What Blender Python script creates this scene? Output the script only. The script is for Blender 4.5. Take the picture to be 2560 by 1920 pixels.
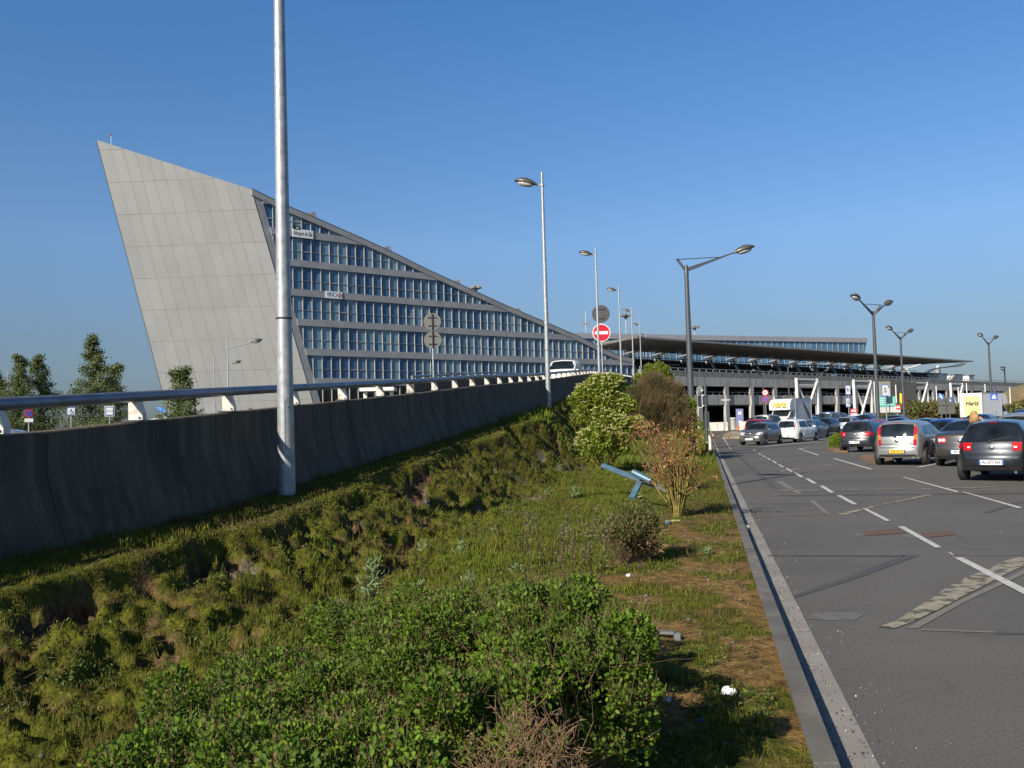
import bpy, math, random
import numpy as np
from mathutils import Vector, Matrix
R = math.radians
random.seed(7); rng = np.random.default_rng(11)
for o in list(bpy.data.objects): bpy.data.objects.remove(o)
scene = bpy.context.scene
COL = scene.collection

# ---------------------------------------------------------------- camera
F = 2250.0; CAMZ = 1.62; PITCH = R(2.72); ROLL = R(1.6)
cp, sp, cr, sr = math.cos(PITCH), math.sin(PITCH), math.cos(ROLL), math.sin(ROLL)
FW = Vector((0, cp, sp)); R0 = Vector((1, 0, 0)); U0 = Vector((0, -sp, cp))
RT = R0*cr - U0*sr; UP = U0*cr + R0*sr
CAM = Vector((0, 0, CAMZ))
cam = bpy.data.cameras.new('camera'); camo = bpy.data.objects.new('camera', cam); COL.objects.link(camo)
cam.sensor_width = 36; cam.lens = 36*F/2560; cam.clip_start = .05; cam.clip_end = 6000
camo.matrix_world = Matrix(((RT.x, UP.x, -FW.x, 0), (RT.y, UP.y, -FW.y, 0), (RT.z, UP.z, -FW.z, CAMZ), (0, 0, 0, 1)))
scene.camera = camo

# ---------------------------------------------------------------- light
SUN_AZ = R(218.0); SUN_EL = R(29)
w = bpy.data.worlds.new('World'); scene.world = w; w.use_nodes = True
nt = w.node_tree; bg = nt.nodes['Background']
sky = nt.nodes.new('ShaderNodeTexSky'); sky.sky_type = 'NISHITA'; sky.sun_disc = False
sky.sun_elevation = SUN_EL; sky.sun_rotation = SUN_AZ; sky.altitude = 0
sky.air_density = 1.0; sky.dust_density = 1.0; sky.ozone_density = 4.0
tcw = nt.nodes.new('ShaderNodeTexCoord'); sep = nt.nodes.new('ShaderNodeSeparateXYZ'); nt.links.new(tcw.outputs['Generated'], sep.inputs[0])
hz = nt.nodes.new('ShaderNodeValToRGB'); nt.links.new(sep.outputs[2], hz.inputs[0])   # sky tint by height; unseen overhead stops darkened to weaken fill light
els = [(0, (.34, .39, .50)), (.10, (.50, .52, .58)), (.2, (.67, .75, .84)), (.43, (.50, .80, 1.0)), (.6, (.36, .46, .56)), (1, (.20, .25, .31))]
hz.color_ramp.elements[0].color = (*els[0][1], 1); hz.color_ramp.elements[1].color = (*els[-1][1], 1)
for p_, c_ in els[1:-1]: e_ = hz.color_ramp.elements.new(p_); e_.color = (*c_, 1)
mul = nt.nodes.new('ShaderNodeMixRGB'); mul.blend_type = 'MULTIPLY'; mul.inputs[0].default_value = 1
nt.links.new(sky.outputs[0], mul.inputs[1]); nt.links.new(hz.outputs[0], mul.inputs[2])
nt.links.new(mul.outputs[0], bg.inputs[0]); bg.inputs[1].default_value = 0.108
sl = bpy.data.lights.new('sun', 'SUN'); sl.energy = 5.0; sl.angle = R(.5); sl.color = (1, .91, .77)
so = bpy.data.objects.new('sun', sl); COL.objects.link(so)
SD = Vector((math.sin(SUN_AZ)*math.cos(SUN_EL), math.cos(SUN_AZ)*math.cos(SUN_EL), math.sin(SUN_EL)))
so.rotation_euler = SD.to_track_quat('Z', 'Y').to_euler()
so.location = SD*60
scene.view_settings.view_transform = 'Standard'; scene.view_settings.look = 'None'
scene.view_settings.exposure = 0.47; scene.view_settings.gamma = 1

# ---------------------------------------------------------------- measuring helpers (photo pixel -> place)
def ray(u, v): return FW + RT*((u-1280)/F) + UP*((960-v)/F)
def gz(x, y):
    t = min(1, max(0, (y-60)/45)); return .5*t*t*(3-2*t)
def G(u, v, z=None):
    d = ray(u, v); zz = 0 if z is None else z
    for _ in range(8):
        k = (zz-CAMZ)/d.z; p = CAM + d*k
        if z is not None: break
        zz = gz(p.x, p.y)
    return p
def A(u, v, y):
    d = ray(u, v); return CAM + d*(y/d.y)
def AX(u, y, z):
    "x so that the point (x, y, z) shows in column u"
    x = (u-1280)/F*y
    for _ in range(6):
        q = Vector((x, y, z))-CAM
        uu = 1280+F*q.dot(RT)/q.dot(FW); x += (u-uu)/F*y
    return x
def PLN(u, v, p0, n):
    d = ray(u, v); k = (p0-CAM).dot(n)/d.dot(n); return CAM+d*k

# ---------------------------------------------------------------- object helpers
def tag(o, label=None, cat=None, group=None, kind=None):
    if label: o['label'] = label
    if cat: o['category'] = cat
    if group: o['group'] = group
    if kind: o['kind'] = kind
    return o
def thing(name, label, cat, loc=(0, 0, 0), rz=0, group=None):
    o = bpy.data.objects.new(name, None); COL.objects.link(o)
    o.location = loc; o.rotation_euler = (0, 0, rz); o.empty_display_size = .2
    return tag(o, label, cat, group)
def link_mesh(name, me, parent=None, origin=None):
    o = bpy.data.objects.new(name, me); COL.objects.link(o)
    if parent: o.parent = parent
    elif origin is not None: o.location = origin
    return o
def copy_tree(o, parent=None):
    c = o.copy(); COL.objects.link(c)
    if parent: c.parent = parent
    for ch in list(o.children): copy_tree(ch, c)
    return c
class MB:
    def __init__(s, origin=(0, 0, 0)):
        s.v = []; s.f = []; s.m = []; s.o = Vector(origin)
    def add(s, vs, fs, m=0):
        b = len(s.v); s.v += [tuple(Vector(p)-s.o) for p in vs]
        s.f += [tuple(i+b for i in f) for f in fs]; s.m += [m]*len(fs); return s
    def box(s, c, d, m=0, rz=0, M=None):
        hx, hy, hz = d[0]/2, d[1]/2, d[2]/2
        vs = [Vector((x*hx, y*hy, z*hz)) for x in (-1, 1) for y in (-1, 1) for z in (-1, 1)]
        if M is not None: vs = [M @ p for p in vs]
        elif rz: q = Matrix.Rotation(rz, 3, 'Z'); vs = [q @ p for p in vs]
        vs = [p+Vector(c) for p in vs]
        return s.add(vs, [(0, 1, 3, 2), (4, 6, 7, 5), (0, 4, 5, 1), (2, 3, 7, 6), (0, 2, 6, 4), (1, 5, 7, 3)], m)
    def bar(s, a, b, w, h=None, m=0, up=(0, 0, 1)):
        a, b = Vector(a), Vector(b); h = w if h is None else h
        d = (b-a); L = d.length; d.normalize(); u = Vector(up)
        x = d.cross(u)
        if x.length < 1e-4: x = d.cross(Vector((0, 1, 0)))
        x.normalize(); z = x.cross(d)
        M = Matrix((x, d, z)).transposed()
        return s.box((a+b)/2, (w, L, h), m, M=M)
    def cyl(s, a, b, r0, r1=None, n=10, m=0, caps=True):
        a, b = Vector(a), Vector(b); r1 = r0 if r1 is None else r1
        d = (b-a).normalized(); x = d.cross(Vector((0, 0, 1)))
        if x.length < 1e-3: x = Vector((1, 0, 0))
        x.normalize(); y = d.cross(x)
        vs = []
        for i in range(n):
            t = 2*math.pi*i/n; e = x*math.cos(t)+y*math.sin(t); vs += [a+e*r0, b+e*r1]
        fs = [(2*i, 2*i+1, (2*i+3) % (2*n), (2*i+2) % (2*n)) for i in range(n)]
        if caps: fs += [tuple(2*i for i in range(n)), tuple(2*i+1 for i in range(n))[::-1]]
        return s.add(vs, fs, m)
    def tube(s, pts, r, n=8, m=0):
        pts = [Vector(p) for p in pts]; rs = r if isinstance(r, (list, tuple)) else [r]*len(pts)
        vs = []; fs = []
        for i, p in enumerate(pts):
            d = (pts[min(i+1, len(pts)-1)]-pts[max(i-1, 0)]).normalized()
            x = d.cross(Vector((0, 0, 1)))
            if x.length < 1e-3: x = Vector((1, 0, 0))
            x.normalize(); y = d.cross(x)
            for k in range(n):
                t = 2*math.pi*k/n; vs.append(p+(x*math.cos(t)+y*math.sin(t))*rs[i])
        for i in range(len(pts)-1):
            for k in range(n):
                fs.append((i*n+k, (i+1)*n+k, (i+1)*n+(k+1) % n, i*n+(k+1) % n))
        fs += [tuple(range(n)), tuple(range((len(pts)-1)*n, len(pts)*n))[::-1]]
        return s.add(vs, fs, m)
    def prism(s, poly, off, m=0):
        "closed solid: polygon swept by the vector off"
        n = len(poly); P = [Vector(p) for p in poly]; o = Vector(off)
        vs = P+[p+o for p in P]
        fs = [tuple(range(n)), tuple(range(n, 2*n))[::-1]]+[(i, i+n, (i+1) % n+n, (i+1) % n) for i in range(n)]
        return s.add(vs, fs, m)
    def ell(s, c, r, n=10, k=6, m=0, M=None):
        vs = []; fs = []
        for j in range(k+1):
            ph = math.pi*j/k
            for i in range(n):
                t = 2*math.pi*i/n
                p = Vector((r[0]*math.sin(ph)*math.cos(t), r[1]*math.sin(ph)*math.sin(t), r[2]*math.cos(ph)))
                vs.append((M @ p if M is not None else p)+Vector(c))
        for j in range(k):
            for i in range(n): fs.append((j*n+i, (j+1)*n+i, (j+1)*n+(i+1) % n, j*n+(i+1) % n))
        return s.add(vs, fs, m)
    def build(s, name, mats, parent=None, smooth=False, fixn=True):
        me = bpy.data.meshes.new(name); me.from_pydata(s.v, [], s.f)
        for m in (mats if isinstance(mats, (list, tuple)) else [mats]): me.materials.append(m)
        me.polygons.foreach_set('material_index', s.m)
        if fixn:
            import bmesh
            b = bmesh.new(); b.from_mesh(me)
            bmesh.ops.recalc_face_normals(b, faces=b.faces); b.to_mesh(me); b.free()
        if smooth:
            me.polygons.foreach_set('use_smooth', [True]*len(me.polygons))
            if smooth != 'all': me.set_sharp_from_angle(angle=R(38))
        me.update()
        o = bpy.data.objects.new(name, me); COL.objects.link(o)
        if parent: o.parent = parent
        else: o.location = s.o
        return o
def np_mesh(name, V, Q, mats, parent=None, smooth=False, attr=None, midx=None, origin=None):
    V = np.asarray(V, dtype=np.float32); Q = np.asarray(Q, dtype=np.int32); k = Q.shape[1]
    me = bpy.data.meshes.new(name)
    me.vertices.add(len(V)); me.vertices.foreach_set('co', V.ravel())
    me.loops.add(Q.size); me.loops.foreach_set('vertex_index', Q.ravel())
    me.polygons.add(len(Q)); me.polygons.foreach_set('loop_start', np.arange(0, Q.size, k, dtype=np.int32))
    me.polygons.foreach_set('loop_total', np.full(len(Q), k, dtype=np.int32))
    for m in (mats if isinstance(mats, (list, tuple)) else [mats]): me.materials.append(m)
    if midx is not None: me.polygons.foreach_set('material_index', np.asarray(midx, dtype=np.int32))
    if smooth: me.polygons.foreach_set('use_smooth', np.ones(len(Q), dtype=bool))
    me.update(calc_edges=True)
    for an, av in (attr or {}).items():
        a = me.attributes.new(an, 'FLOAT', 'POINT'); a.data.foreach_set('value', np.asarray(av, dtype=np.float32))
    o = bpy.data.objects.new(name, me); COL.objects.link(o)
    if parent: o.parent = parent
    elif origin is not None: o.location = origin
    return o
def text(s, size, M, mat, parent=None, name='lettering', bold=0.0, shear=0.0, ext=.002, width=None):
    c = bpy.data.curves.new(name, 'FONT'); c.body = s; c.size = size; c.align_x = 'CENTER'; c.align_y = 'CENTER'
    c.extrude = ext; c.offset = bold; c.shear = shear; c.resolution_u = 2
    t = bpy.data.objects.new('tmp', c); COL.objects.link(t); bpy.context.view_layer.update()
    me = bpy.data.meshes.new_from_object(t); bpy.data.objects.remove(t); bpy.data.curves.remove(c)
    if width:
        xs = [v.co.x for v in me.vertices]; k = width/(max(xs)-min(xs))
        for v in me.vertices: v.co.x *= k
    me.name = name; me.transform(M); me.materials.clear(); me.materials.append(mat)
    o = bpy.data.objects.new(name, me); COL.objects.link(o); o.parent = parent; return o
def face_mat(pos, normal, up=(0, 0, 1)):
    "matrix laying flat text so that it faces along normal"
    z = Vector(normal).normalized(); x = Vector(up).cross(z).normalized(); y = z.cross(x)
    M = Matrix((x, y, z)).transposed().to_4x4(); M.translation = Vector(pos); return M

# ---------------------------------------------------------------- materials
MATS = {}
def mat(name, col, rough=.6, metal=0, var=.12, scale=4, bump=0, bscale=None, coat=0, spec=.5, stretch=None, col2=None, dirt=None, detail=5, attr=None, hard=None):
    if name in MATS: return MATS[name]
    m = bpy.data.materials.new(name); m.use_nodes = True; N = m.node_tree; b = N.nodes['Principled BSDF']
    b.inputs['Roughness'].default_value = rough; b.inputs['Metallic'].default_value = metal
    b.inputs['Coat Weight'].default_value = coat; b.inputs['Coat Roughness'].default_value = .05
    b.inputs['Specular IOR Level'].default_value = spec
    tc = N.nodes.new('ShaderNodeTexCoord'); src = tc.outputs['Object']
    if stretch:
        mp = N.nodes.new('ShaderNodeMapping'); mp.inputs['Scale'].default_value = stretch
        N.links.new(src, mp.inputs[0]); src = mp.outputs[0]
    no = N.nodes.new('ShaderNodeTexNoise'); no.inputs['Scale'].default_value = scale; no.inputs['Detail'].default_value = detail
    N.links.new(src, no.inputs['Vector'])
    cr_ = N.nodes.new('ShaderNodeValToRGB'); N.links.new(no.outputs[0], cr_.inputs[0])
    c2 = col2 or tuple(min(1, c*(1+var)) for c in col); c1 = tuple(c*(1-var) for c in col)
    cr_.color_ramp.elements[0].position = .32; cr_.color_ramp.elements[1].position = .68
    cr_.color_ramp.elements[0].color = (*c1, 1); cr_.color_ramp.elements[1].color = (*c2, 1)
    out = cr_.outputs[0]
    if attr:
        at = N.nodes.new('ShaderNodeAttribute'); at.attribute_name = attr
        mr = N.nodes.new('ShaderNodeMapRange'); mr.inputs[3].default_value = .955; mr.inputs[4].default_value = 1.035
        N.links.new(at.outputs['Fac'], mr.inputs[0])
        vm = N.nodes.new('ShaderNodeVectorMath'); vm.operation = 'SCALE'
        N.links.new(out, vm.inputs[0]); N.links.new(mr.outputs[0], vm.inputs['Scale']); out = vm.outputs[0]
    if dirt:
        n2 = N.nodes.new('ShaderNodeTexNoise'); n2.inputs['Scale'].default_value = dirt[1]; n2.inputs['Detail'].default_value = 6
        if len(dirt) > 2:
            mp2 = N.nodes.new('ShaderNodeMapping'); mp2.inputs['Scale'].default_value = dirt[2]
            N.links.new(tc.outputs['Object'], mp2.inputs[0]); N.links.new(mp2.outputs[0], n2.inputs['Vector'])
        else: N.links.new(tc.outputs['Object'], n2.inputs['Vector'])
        r2 = N.nodes.new('ShaderNodeValToRGB'); r2.color_ramp.elements[0].position, r2.color_ramp.elements[1].position = hard or (.48, .72)
        N.links.new(n2.outputs[0], r2.inputs[0])
        mx = N.nodes.new('ShaderNodeMixRGB'); N.links.new(r2.outputs[0], mx.inputs[0]); N.links.new(out, mx.inputs[1])
        mx.inputs[2].default_value = (*dirt[0], 1); out = mx.outputs[0]
    N.links.new(out, b.inputs['Base Color'])
    if bump:
        nb = N.nodes.new('ShaderNodeTexNoise'); nb.inputs['Scale'].default_value = bscale or scale*4; nb.inputs['Detail'].default_value = 6
        N.links.new(tc.outputs['Object'], nb.inputs['Vector'])
        bm = N.nodes.new('ShaderNodeBump'); bm.inputs['Strength'].default_value = bump; bm.inputs['Distance'].default_value = .02
        N.links.new(nb.outputs[0], bm.inputs['Height']); N.links.new(bm.outputs[0], b.inputs['Normal'])
    MATS[name] = m; return m
def leafmat(name, ca, cb, cc=None, trans=.3, rough=.5, patch=None):
    if name in MATS: return MATS[name]
    m = bpy.data.materials.new(name); m.use_nodes = True; N = m.node_tree; b = N.nodes['Principled BSDF']
    at = N.nodes.new('ShaderNodeAttribute'); at.attribute_name = 'rnd'
    cr_ = N.nodes.new('ShaderNodeValToRGB'); N.links.new(at.outputs['Fac'], cr_.inputs[0])
    cr_.color_ramp.elements[0].color = (*ca, 1); cr_.color_ramp.elements[1].color = (*cb, 1); cr_.color_ramp.elements[1].position = .8
    if cc: e = cr_.color_ramp.elements.new(.95); e.color = (*cc, 1)
    out = cr_.outputs[0]
    if patch:
        tc = N.nodes.new('ShaderNodeTexCoord'); n2 = N.nodes.new('ShaderNodeTexNoise'); n2.inputs['Scale'].default_value = patch[1]; n2.inputs['Detail'].default_value = 3
        N.links.new(tc.outputs['Object'], n2.inputs['Vector'])
        r2 = N.nodes.new('ShaderNodeValToRGB'); r2.color_ramp.elements[0].position = .45; r2.color_ramp.elements[1].position = .62
        N.links.new(n2.outputs[0], r2.inputs[0]); mx = N.nodes.new('ShaderNodeMixRGB')
        N.links.new(r2.outputs[0], mx.inputs[0]); N.links.new(out, mx.inputs[1]); mx.inputs[2].default_value = (*patch[0], 1); out = mx.outputs[0]
    N.links.new(out, b.inputs['Base Color']); b.inputs['Roughness'].default_value = rough; b.inputs['Specular IOR Level'].default_value = .3
    tr = N.nodes.new('ShaderNodeBsdfTranslucent'); N.links.new(out, tr.inputs[0])
    mx = N.nodes.new('ShaderNodeMixShader'); mx.inputs[0].default_value = trans
    N.links.new(b.outputs[0], mx.inputs[1]); N.links.new(tr.outputs[0], mx.inputs[2])
    N.links.new(mx.outputs[0], N.nodes['Material Output'].inputs[0])
    MATS[name] = m; return m

galv = mat('galvanised steel', (.34, .355, .365), .5, .45, .2, 9, .1, 40, attr=None)
dgrey = mat('dark grey paint', (.07, .078, .088), .42, .2, .1, 3)
headm = mat('lamp housing', (.10, .095, .085), .38, .3, .1, 6)
lens = mat('lamp lens', (.42, .42, .40), .2, 0, .05, 6)
white = mat('white paint', (.72, .71, .68), .45, 0, .05, 3)
cream = mat('cream steel', (.66, .62, .54), .5, 0, .08, 6, dirt=((.30, .24, .18), 9))
black = mat('black rubber', (.018, .018, .02), .7, 0, .1, 8)
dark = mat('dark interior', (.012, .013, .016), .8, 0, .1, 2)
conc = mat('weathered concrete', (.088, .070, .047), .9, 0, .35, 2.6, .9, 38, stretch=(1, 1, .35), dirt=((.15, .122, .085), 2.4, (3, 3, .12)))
conc_l = mat('light concrete', (.40, .39, .365), .85, 0, .12, 1.2, .2, 30, dirt=((.22, .212, .20), .8, (2.2, 2.2, .35)))
conc_d = mat('dark concrete', (.20, .195, .18), .9, 0, .25, 1.3, .2, 30)
bluem = mat('rail pipe paint', (.17, .20, .25), .42, .45, .18, 5)
glassm = mat('tinted glass', (.010, .014, .018), .05, 0, .5, 2.5, spec=.55)
chrome = mat('bright metal', (.6, .6, .6), .18, 1, .02, 3)
redl = mat('red lens', (.40, .006, .012), .5, 0, .1, 20, spec=.12)
whitel = mat('clear lens', (.75, .76, .78), .1, .3, .05, 20, coat=.6)
platew = mat('white plate', (.72, .72, .72), .4, 0, .03, 9)
platey = mat('yellow plate', (.85, .48, .02), .4, 0, .03, 9)
inkm = mat('dark lettering', (.02, .022, .03), .5, 0, .05, 9)
blue_s = mat('sign blue', (.015, .09, .38), .4, 0, .08, 9)
red_s = mat('sign red', (.52, .012, .03), .35, 0, .06, 9)
white_s = mat('sign white', (.78, .78, .76), .4, 0, .04, 9)
sback = mat('sign back grey', (.22, .22, .21), .5, .3, .1, 5)
bark = mat('bark', (.12, .09, .06), .9, 0, .3, 20, .4)

# ---------------------------------------------------------------- numpy noise
def _h(ix, iy, s):
    n = (ix.astype(np.int64)*374761393+iy.astype(np.int64)*668265263+s*1442695041) & 0xffffffff
    n = ((n ^ (n >> 13))*1274126177) & 0xffffffff
    return ((n ^ (n >> 16)) & 0xffff)/65535.0
def vn(x, y, s=0):
    x = np.asarray(x, float); y = np.asarray(y, float)
    ix = np.floor(x); iy = np.floor(y); fx = x-ix; fy = y-iy; fx = fx*fx*(3-2*fx); fy = fy*fy*(3-2*fy)
    a = _h(ix, iy, s); b = _h(ix+1, iy, s); c = _h(ix, iy+1, s); d = _h(ix+1, iy+1, s)
    return (a*(1-fx)+b*fx)*(1-fy)+(c*(1-fx)+d*fx)*fy
def fb(x, y, s=0, o=4):
    t = 0; a = .5; k = 1
    for i in range(o): t = t+a*vn(x*k, y*k, s+i*17); a *= .5; k *= 2.07
    return t/(1-.5**o)
def sst(a, b, t):
    t = np.clip((t-a)/(b-a), 0, 1); return t*t*(3-2*t)

# ---------------------------------------------------------------- ramp line, kerb line, embankment
ZT = [(-12, 1.0), (0, 1.25), (7.65, 1.66), (12, 1.93), (15.6, 2.15), (20, 2.42), (26, 2.82), (36.7, 3.45), (48, 4.2), (61.5, 5.1), (86, 6.3), (111, 7.35), (136, 8.3), (146, 8.7)]
def ztop(y): return np.interp(y, [a for a, b in ZT], [b for a, b in ZT])
def xw(y): return .183*y-5.75
def xk(y): return .551+.212*y
def gzn(y): return .5*sst(60, 105, y)
def ETA(x, y):
    "embankment height, bare share, gravel share"
    x = np.asarray(x, float); y = np.asarray(y, float)
    x0 = xw(y)+.12; x1 = xk(y)-.13; s = (x-x0)/(x1-x0); d = x-x0
    zt = ztop(y)-1.12+.13*sst(11, 6, y); zk = .10+gzn(y)
    led = 1.06+.35*(vn(y*.7, y*0, 5)-.5)*2+.25*(vn(y*2.3, y*0, 6)-.5)
    q = np.clip((d-led)/((x1-x0)*.78-led), 0, 1)
    g = .60*(1-sst(-.04, .38, q))+.40*(1-q)**1.4
    z = zk+(zt-zk)*g
    z = z-.11*sst(led-.02, led+.14, d)*(1-sst(.30, .62, q))
    mid = sst(0, .25, q)*(1-sst(.75, 1, q))
    edge = sst(led-.05, led+.12, d)*(1-sst(.30, .62, q))
    clump = fb(x*5.2, y*4.8, 3, 4)
    big = fb(x*.9, y*.9, 9, 3)
    amp = np.clip(y, 4, 40)*.0+1
    rid = 1-np.abs(fb(x*2.3, y*2.0, 61, 3)*2-1)*2; cl2 = fb(x*12, y*11, 71, 2)
    z = z+edge*((clump-.5)*.19+(big-.5)*.19+(cl2-.5)*.08+(rid-.6)*.04)*amp+mid*((big-.5)*.14+(clump-.5)*.10+(cl2-.5)*.05)
    er = np.maximum(sst(.61, .69, fb(x*2.5+3, y*2.0+1, 21, 3)), .85*sst(.61, .68, fb(x*5.1, y*4.6, 23, 3)))*edge
    z = z-er*.15
    z = z+(fb(x*16, y*15, 31, 3)-.5)*(.030+.045*edge)
    strip = sst(.86-.25*sst(9, 5, y), .98-.2*sst(9, 5, y), q)*(1-.75*sst(12, 18, y))
    bare = np.clip(er*1.1+strip*sst(.42, .60, fb(x*2.6, y*1.8, 41, 4))+.75*edge*sst(.60, .75, 1-clump), 0, 1)
    grav = .9*er*sst(5.5, 7.5, y)*sst(.47, .58, fb(x*2.2, y*2.2, 51, 3))*sst(.05, .15, q)
    return z, bare, grav, strip
def EZ(x, y): return float(ETA(np.array([x]), np.array([y]))[0][0])
ys = np.concatenate([np.arange(-6, 1.2, .25), np.arange(1.2, 9, .035), np.arange(9, 20, .065), np.arange(20, 60, .2), np.arange(60, 141, 1.0)])
ss = np.linspace(0, 1, 250)
YY, S2 = np.meshgrid(ys, ss, indexing='ij')
XX = (xw(YY)-.05)*(1-S2)+(xk(YY)-.13)*S2
ZZ, BA, GR, ST = ETA(XX, YY)
nI, nJ = XX.shape
idx = np.arange(nI*nJ).reshape(nI, nJ)
Q = np.stack([idx[:-1, :-1], idx[:-1, 1:], idx[1:, 1:], idx[1:, :-1]], -1).reshape(-1, 4)
def terr_mat():
    m = bpy.data.materials.new('embankment soil and moss'); m.use_nodes = True; N = m.node_tree; b = N.nodes['Principled BSDF']
    b.inputs['Roughness'].default_value = .95; b.inputs['Specular IOR Level'].default_value = .1
    tc = N.nodes.new('ShaderNodeTexCoord')
    def noise(sc, d=5):
        n = N.nodes.new('ShaderNodeTexNoise'); n.inputs['Scale'].default_value = sc; n.inputs['Detail'].default_value = d
        N.links.new(tc.outputs['Object'], n.inputs['Vector']); return n.outputs[0]
    def ramp(f, a, b_, p0=.35, p1=.65):
        r = N.nodes.new('ShaderNodeValToRGB'); N.links.new(f, r.inputs[0]); r.color_ramp.elements[0].position = p0; r.color_ramp.elements[1].position = p1
        r.color_ramp.elements[0].color = (*a, 1); r.color_ramp.elements[1].color = (*b_, 1); return r.outputs[0]
    def mix(f, a, b_):
        x = N.nodes.new('ShaderNodeMixRGB'); N.links.new(f, x.inputs[0]); N.links.new(a, x.inputs[1]); N.links.new(b_, x.inputs[2]); return x.outputs[0]
    def att(n):
        a = N.nodes.new('ShaderNodeAttribute'); a.attribute_name = n; return a.outputs['Fac']
    green = ramp(noise(9), (.030, .038, .006), (.115, .118, .014))
    soil = ramp(noise(14), (.045, .026, .014), (.16, .095, .05))
    ston = ramp(noise(32, 3), (.05, .05, .052), (.24, .24, .25), .45, .62)
    orange = ramp(noise(9), (.10, .065, .022), (.25, .15, .055))
    so_ = mix(att('strip'), soil, orange)
    c = mix(att('bare'), green, so_); c = mix(att('grav'), c, ston)
    N.links.new(c, b.inputs['Base Color'])
    bm = N.nodes.new('ShaderNodeBump'); bm.inputs['Strength'].default_value = .8; bm.inputs['Distance'].default_value = .03
    N.links.new(noise(38, 8), bm.inputs['Height']); N.links.new(bm.outputs[0], b.inputs['Normal'])
    return m
V = np.stack([XX, YY, ZZ], -1).reshape(-1, 3)
tag(np_mesh('embankment', V, Q, terr_mat(), smooth=True, attr={'bare': BA.ravel(), 'grav': GR.ravel(), 'strip': ST.ravel()}), kind='structure')

# ground sheet, car park asphalt, ramp road
def sheet(name, xs, ysv, zf, m, kind='structure'):
    X, Y = np.meshgrid(np.array(xs, float), np.array(ysv, float), indexing='ij')
    Z = zf(X, Y); n, k = X.shape; ix = np.arange(n*k).reshape(n, k)
    q = np.stack([ix[:-1, :-1], ix[1:, :-1], ix[1:, 1:], ix[:-1, 1:]], -1).reshape(-1, 4)
    return tag(np_mesh(name, np.stack([X, Y, Z], -1).reshape(-1, 3), q, m, smooth=True), kind=kind)
earth = mat('far ground grass', (.07, .08, .03), .95, 0, .3, .05)
sheet('ground', [-3000, -600, -200, -60, 0, 60, 200, 600, 3000], [-300, -60, 0, 60, 75, 90, 105, 160, 400, 1000, 4000], lambda X, Y: gzn(Y)-.05, earth)
asph = mat('car park asphalt', (.100, .095, .087), .88, 0, .16, .5, .5, 110, dirt=((.116, .110, .101), .22), detail=12)
YA = np.concatenate([np.arange(-20, 60, 4), np.arange(60, 110, 3), [120, 140, 160, 200, 260]])
def add_speckle(m):
    N = m.node_tree; b = N.nodes['Principled BSDF']; src = b.inputs['Base Color'].links[0].from_socket; tc = N.nodes.new('ShaderNodeTexCoord')
    n1 = N.nodes.new('ShaderNodeTexNoise'); n1.inputs['Scale'].default_value = 55; n1.inputs['Detail'].default_value = 2; N.links.new(tc.outputs['Object'], n1.inputs['Vector'])
    mr = N.nodes.new('ShaderNodeMapRange'); mr.inputs[1].default_value = .3; mr.inputs[2].default_value = .7; mr.inputs[3].default_value = .74; mr.inputs[4].default_value = 1.26; N.links.new(n1.outputs[0], mr.inputs[0])
    n2 = N.nodes.new('ShaderNodeTexNoise'); n2.inputs['Scale'].default_value = 1.1; n2.inputs['Detail'].default_value = 7; n2.inputs['Distortion'].default_value = 1.5; N.links.new(tc.outputs['Object'], n2.inputs['Vector'])
    m2 = N.nodes.new('ShaderNodeMapRange'); m2.inputs[1].default_value = .60; m2.inputs[2].default_value = .78; m2.inputs[3].default_value = 1; m2.inputs[4].default_value = .72; N.links.new(n2.outputs[0], m2.inputs[0])
    mm = N.nodes.new('ShaderNodeMath'); mm.operation = 'MULTIPLY'; N.links.new(mr.outputs[0], mm.inputs[0]); N.links.new(m2.outputs[0], mm.inputs[1])
    vm = N.nodes.new('ShaderNodeVectorMath'); vm.operation = 'SCALE'; N.links.new(src, vm.inputs[0]); N.links.new(mm.outputs[0], vm.inputs['Scale']); N.links.new(vm.outputs[0], b.inputs['Base Color'])
add_speckle(asph)
X, Y = np.meshgrid(np.linspace(0, 1, 9), YA, indexing='ij')
XP = xk(Y)*(1-X)+(150+Y*.6)*X; n, k = X.shape; ix = np.arange(n*k).reshape(n, k)
tag(np_mesh('car_park_road', np.stack([XP, Y, gzn(Y)], -1).reshape(-1, 3), np.stack([ix[:-1, :-1], ix[1:, :-1], ix[1:, 1:], ix[:-1, 1:]], -1).reshape(-1, 4), asph, smooth=True), kind='structure')
X, Y = np.meshgrid(np.linspace(0, 1, 9), YA, indexing='ij')
XP = (xw(Y)-.4)*(1-X)-130*X
tag(np_mesh('lower_road', np.stack([XP, Y, gzn(Y)], -1).reshape(-1, 3), np.stack([ix[:-1, :-1], ix[:-1, 1:], ix[1:, 1:], ix[1:, :-1]], -1).reshape(-1, 4), asph, smooth=True), kind='structure')
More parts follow.
